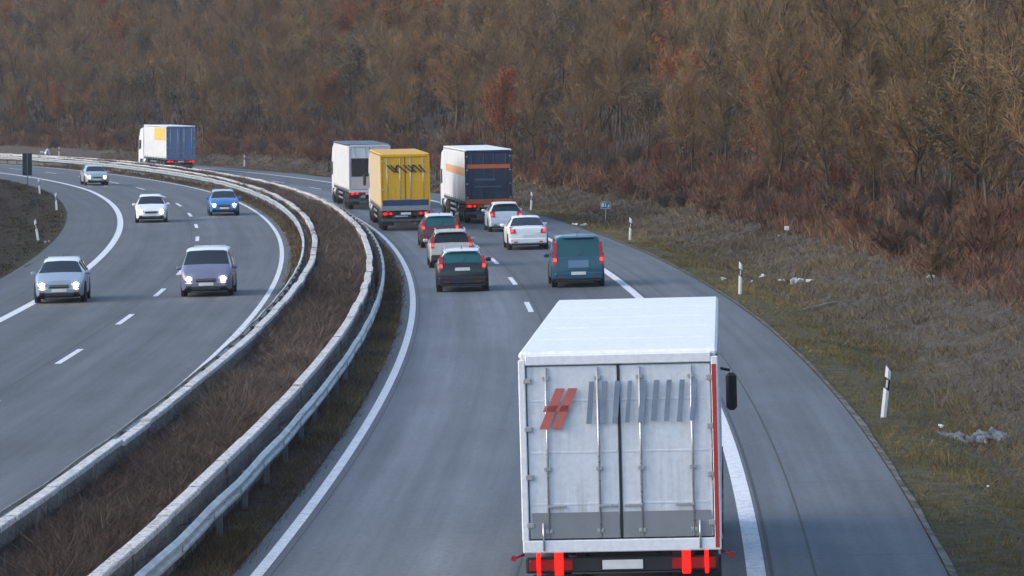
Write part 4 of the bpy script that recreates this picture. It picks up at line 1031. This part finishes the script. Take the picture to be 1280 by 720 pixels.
# tall sign seen from behind, two panels side by side
p0 = P(247.5, -17.25); sg_ = empty('road_sign', p0, (0, 0, float(head(247.5)) + .08)); tag(sg_, 'tall dark rectangular sign seen from behind on a thin pole', 'road sign')
for sx in (-1, 1):
    mb = MB(); mb.box((sx * .178, 0, 1.72), (.345, .03, 1.60), .008); pn = mb.build('sign_panel', MSBACK, sg_)
    mb = MB()
    for z in (1.15, 1.72, 2.3): mb.box((sx * .178, -.025, z), (.32, .02, .04), .004)
    mb.build('stiffener', MSBACK, pn)
mb = MB(); mb.tube([(0, -.045, -.3), (0, -.045, 2.5)], .032, 8); mb.build('pole', plain('dull_grey_pole', (.12, .125, .13), .5, .5, 0, .2, 6), sg_)
# blue kilometre board with white figures
p0 = P(167.8, 12.69); ks = empty('kilometre_sign', p0, (0, 0, float(head(167.8)) - .12)); tag(ks, 'small blue sign with white figures on a thin pole in the verge', 'road sign')
mb = MB(); mb.tube([(.02, .02, -.2), (0, .02, .98)], .021, 8); mb.build('pole', MSPOLE, ks)
mb = MB(); mb.box((0, 0, 1.13), (.52, .02, .36), .008); bd = mb.build('board', MBLUE, ks)
mb = MB()
for a, b_, c_, d_ in ((0, 1.302, .50, .012), (0, .958, .50, .012), (-.252, 1.13, .012, .34), (.252, 1.13, .012, .34)): mb.box((a, -.012, b_), (c_, .004, d_))
mb.build('border', MPW, bd)
def text(body, size, loc, mat, parent, name='figures'):
    cu = bpy.data.curves.new(name, 'FONT'); cu.body = body; cu.size = size; cu.extrude = .002; cu.align_x = 'CENTER'; cu.align_y = 'CENTER'; cu.offset = .006
    o = bpy.data.objects.new(name, cu); COL.objects.link(o); bpy.context.view_layer.update()
    me = bpy.data.meshes.new_from_object(o); bpy.data.objects.remove(o); me.name = name; me.materials.clear(); me.materials.append(mat)
    o = bpy.data.objects.new(name, me); COL.objects.link(o); o.parent = parent; o.location = loc; o.rotation_euler = (R(90), 0, 0); return o
text('81', .30, (-.075, -.014, 1.135), MPW, bd); text(',5', .20, (.15, -.014, 1.09), MPW, bd)
# pair of small dark plates on the embankment
p0 = P(172.0, -17.85); mk = empty('marker_sign', p0, (0, 0, float(head(172.0)))); tag(mk, 'pair of small dark round plates on one post above the leaning white post', 'road sign')
mb = MB(); mb.tube([(.1, 0, -.2), (.06, 0, 1.52)], .022, 8); mb.tube([(-.24, 0, 1.46), (.16, 0, 1.46)], .015, 6); mb.build('post', MSBACK, mk)
for x in (-.20, .12):
    mb = MB(); mb.tube([(x, -.03, 1.52), (x, .0, 1.52)], .115, 16); mb.build('plate', MSBACK, mk)
# small white marker post on the slope
sx_, so_ = 122.3, 16.14
p0 = P(sx_, so_); wm = empty('marker_post', p0, (0, .04, float(head(sx_)))); tag(wm, 'short white topped marker post standing alone on the withered slope', 'road post')
mb = MB(); mb.box((0, 0, .22), (.06, .05, .5), .008); mb.build('shaft', plain('grey_green_shaft', (.13, .15, .13), .7), wm)
mb = MB(); mb.box((0, -.01, .56), (.20, .05, .17), .012); mb.build('head_plate', MPW, wm)

# ------------------------------------------------------------------ litter and odd things on the verge
MLIT = plain('crumpled_white_plastic', (.66, .66, .67), .6, 0, 0, .22, 9)
def crumple(name, loc, size, n, mat, label, cat, group=None, flat=.45, seed=1, rz=0):
    r = np.random.default_rng(seed); mb = MB()
    for k in range(n):
        c = np.array([r.normal(0, .32) * size[0], r.normal(0, .32) * size[1], abs(r.normal(0, .2)) * size[2]])
        m = 9; ang = np.sort(r.uniform(0, 6.283, m)); rad = r.uniform(.45, 1, m)
        ring = [c + np.array([math.cos(a) * q * size[0] * .32, math.sin(a) * q * size[1] * .32, r.normal(0, .16) * size[2]]) for a, q in zip(ang, rad)]
        mid = c + np.array([0, 0, size[2] * r.uniform(.15, .5)]); low = c - np.array([0, 0, size[2] * .2])
        mb.add([mid] + ring + [low], [(0, 1 + j, 1 + (j + 1) % m) for j in range(m)] + [(m + 1, 1 + (j + 1) % m, 1 + j) for j in range(m)])
    o = mb.build(name, mat); o.location = loc; o.rotation_euler = (0, 0, rz); return tag(o, label, cat, group)
G = 'white litter on the verge'
crumple('litter', P(96.7, 13.71, .10), (.62, .40, .30), 6, MLIT, 'largest white crumpled litter heap on the slope', 'litter', G, seed=3)
crumple('litter', P(99.9, 13.45, .07), (.30, .2, .12), 3, MLIT, 'small white scrap just left of the largest litter heap', 'litter', G, seed=4)
crumple('litter', P(101.4, 12.54, .08), (.16, .12, .12), 2, MLIT, 'white scrap between the upright post and the litter heap', 'litter', G, seed=5)
crumple('litter', P(104.5, 13.1, .08), (.38, .2, .13), 3, MLIT, 'flat white scraps right of the upright delineator post', 'litter', G, seed=6)
crumple('litter', P(99.2, 11.28, .07), (.34, .2, .12), 3, MLIT, 'white scrap just left of the upright delineator post', 'litter', G, seed=7)
crumple('litter', P(161.1, 10.72, .08), (.55, .3, .16), 4, MLIT, 'pale scrap in the grass left of the blue sign', 'litter', G, seed=8)
crumple('litter', P(40.2, 12.21, .06), (.22, .14, .10), 2, MLIT, 'white scrap in the grass behind the grey plastic sheet', 'litter', G, seed=9)
crumple('litter', P(27.9, 11.99, .1), (.09, .07, .07), 2, MLIT, 'tiny white scrap in the grass before the grey plastic sheet', 'litter', G, seed=10)
crumple('litter', P(124.5, 16.1, .14), (.16, .12, .12), 2, MLIT, 'white scrap behind the white topped marker post', 'litter', G, seed=12)
crumple('litter', P(82.0, 16.37, .2), (.24, .18, .2), 3, plain('dull_pale_scrap', (.42, .41, .40), .7, 0, 0, .2, 9), 'dull pale scrap lying among the russet brambles', 'litter', G, seed=13)
crumple('litter_bag', P(395.7, 14.02, .3), (1.0, .7, .75), 4, MLIT, 'white bag lying on the verge at the far end of the bend', 'litter', None, seed=14)
crumple('stone', P(153.5, -16.62, .10), (.26, .2, .24), 3, plain('pale_stone', (.34, .32, .29), .9, 0, 0, .4, 6), 'pale stone at the edge of the inner shoulder', 'stone', None, seed=15)
# torn plastic sheet in the ditch
mb = MB(); r_ = np.random.default_rng(21); nx, ny = 30, 8; vs = []
for a in range(nx + 1):
    for b_ in range(ny + 1):
        u, v_ = a / nx - .5, b_ / ny - .5
        wdt = .42 + .16 * math.sin(a * .8) + .08 * math.sin(a * 2.1)
        vs.append((u * 1.42, v_ * wdt * 1.9 + .12 * math.sin(a * .33), .04 + .022 * math.sin(a * 1.3 + b_ * .9) + .015 * math.sin(b_ * 2.4 + a * .4) + .008 * r_.normal() + .03 * (1 - abs(v_) * 2)))
fs = [(a * (ny + 1) + b_, (a + 1) * (ny + 1) + b_, (a + 1) * (ny + 1) + b_ + 1, a * (ny + 1) + b_ + 1) for a in range(nx) for b_ in range(ny) if r_.random() > .10]
mb.add(vs, fs, True)
ms = plain('grey_plastic_film', (.13, .14, .145), .45, 0, .0, .8, 6)
o = mb.build('plastic_sheet', ms); o.location = P(38.6, 12.68, .06); o.rotation_euler = (0.16, -.05, .04); tag(o, 'torn grey plastic sheet lying in the ditch beside the verge', 'plastic sheet')
sm = o.modifiers.new('thickness', 'SOLIDIFY'); sm.thickness = .004
# a weathered board in the grass
mb = MB(); mb.box((0, 0, .05), (1.4, .14, .04), .006); mb.box((-.1, .05, .07), (1.1, .05, .03), .006)
o = mb.build('wooden_board', plain('grey_weathered_wood', (.13, .12, .105), .85, 0, 0, .3, 7)); o.location = P(83.3, 12.94, .07); o.rotation_euler = (0, -.22, .12); tag(o, 'pale weathered board lying in the grass of the slope', 'board')
# ------------------------------------------------------------------ light
w = bpy.data.worlds.new('World'); scene.world = w; w.use_nodes = True
nt = w.node_tree; bg = nt.nodes['Background']
sk = nt.nodes.new('ShaderNodeTexSky'); sk.sky_type = 'NISHITA'; sk.sun_disc = False
SUN_EL, SUN_AZ = 24.0, -98.0            # low in the west, to the left of the road
sk.sun_elevation = R(SUN_EL); sk.sun_rotation = R(SUN_AZ); sk.air_density = 1.0; sk.dust_density = 1.5; sk.ozone_density = 1.6
nt.links.new(sk.outputs[0], bg.inputs[0]); bg.inputs[1].default_value = .15
ld = bpy.data.lights.new('sun', 'SUN'); ld.energy = .85; ld.angle = R(70); ld.color = (1, .86, .70)
lo = bpy.data.objects.new('sun', ld); COL.objects.link(lo)
# towards the sun: azimuth measured from +Y clockwise
az = R(SUN_AZ); el = R(SUN_EL + 4)
dirv = Vector((math.sin(az) * math.cos(el), math.cos(az) * math.cos(el), math.sin(el)))
lo.rotation_euler = dirv.to_track_quat('Z', 'Y').to_euler()
vs = scene.view_settings
scene.display_settings.display_device = 'sRGB'
vs.view_transform = 'Standard'; vs.look = 'None'; vs.gamma = 1.0; vs.exposure = 1.33; vs.use_curve_mapping = False
scene.cycles.max_bounces = 6; scene.cycles.diffuse_bounces = 3; scene.cycles.glossy_bounces = 3; scene.cycles.volume_bounces = 1
scene.cycles.use_denoising = True
# ------------------------------------------------------------------ the thin winter air
HZ = .00012
if HZ > 0:
    mb = MB(); mb.box((0, 400, 130), (5200, 5200, 290))
    m = bpy.data.materials.new('winter_haze'); m.use_nodes = True; nt = m.node_tree
    nt.nodes.remove(nt.nodes['Principled BSDF'])
    pv = nt.nodes.new('ShaderNodeVolumePrincipled'); pv.inputs['Color'].default_value = (.86, .90, .96, 1); pv.inputs['Density'].default_value = HZ; pv.inputs['Anisotropy'].default_value = .1
    nt.links.new(pv.outputs[0], nt.nodes['Material Output'].inputs['Volume'])
    hz = mb.build('haze', m); tag(hz, 'thin cold haze lying over the whole valley', 'haze', kind='stuff')
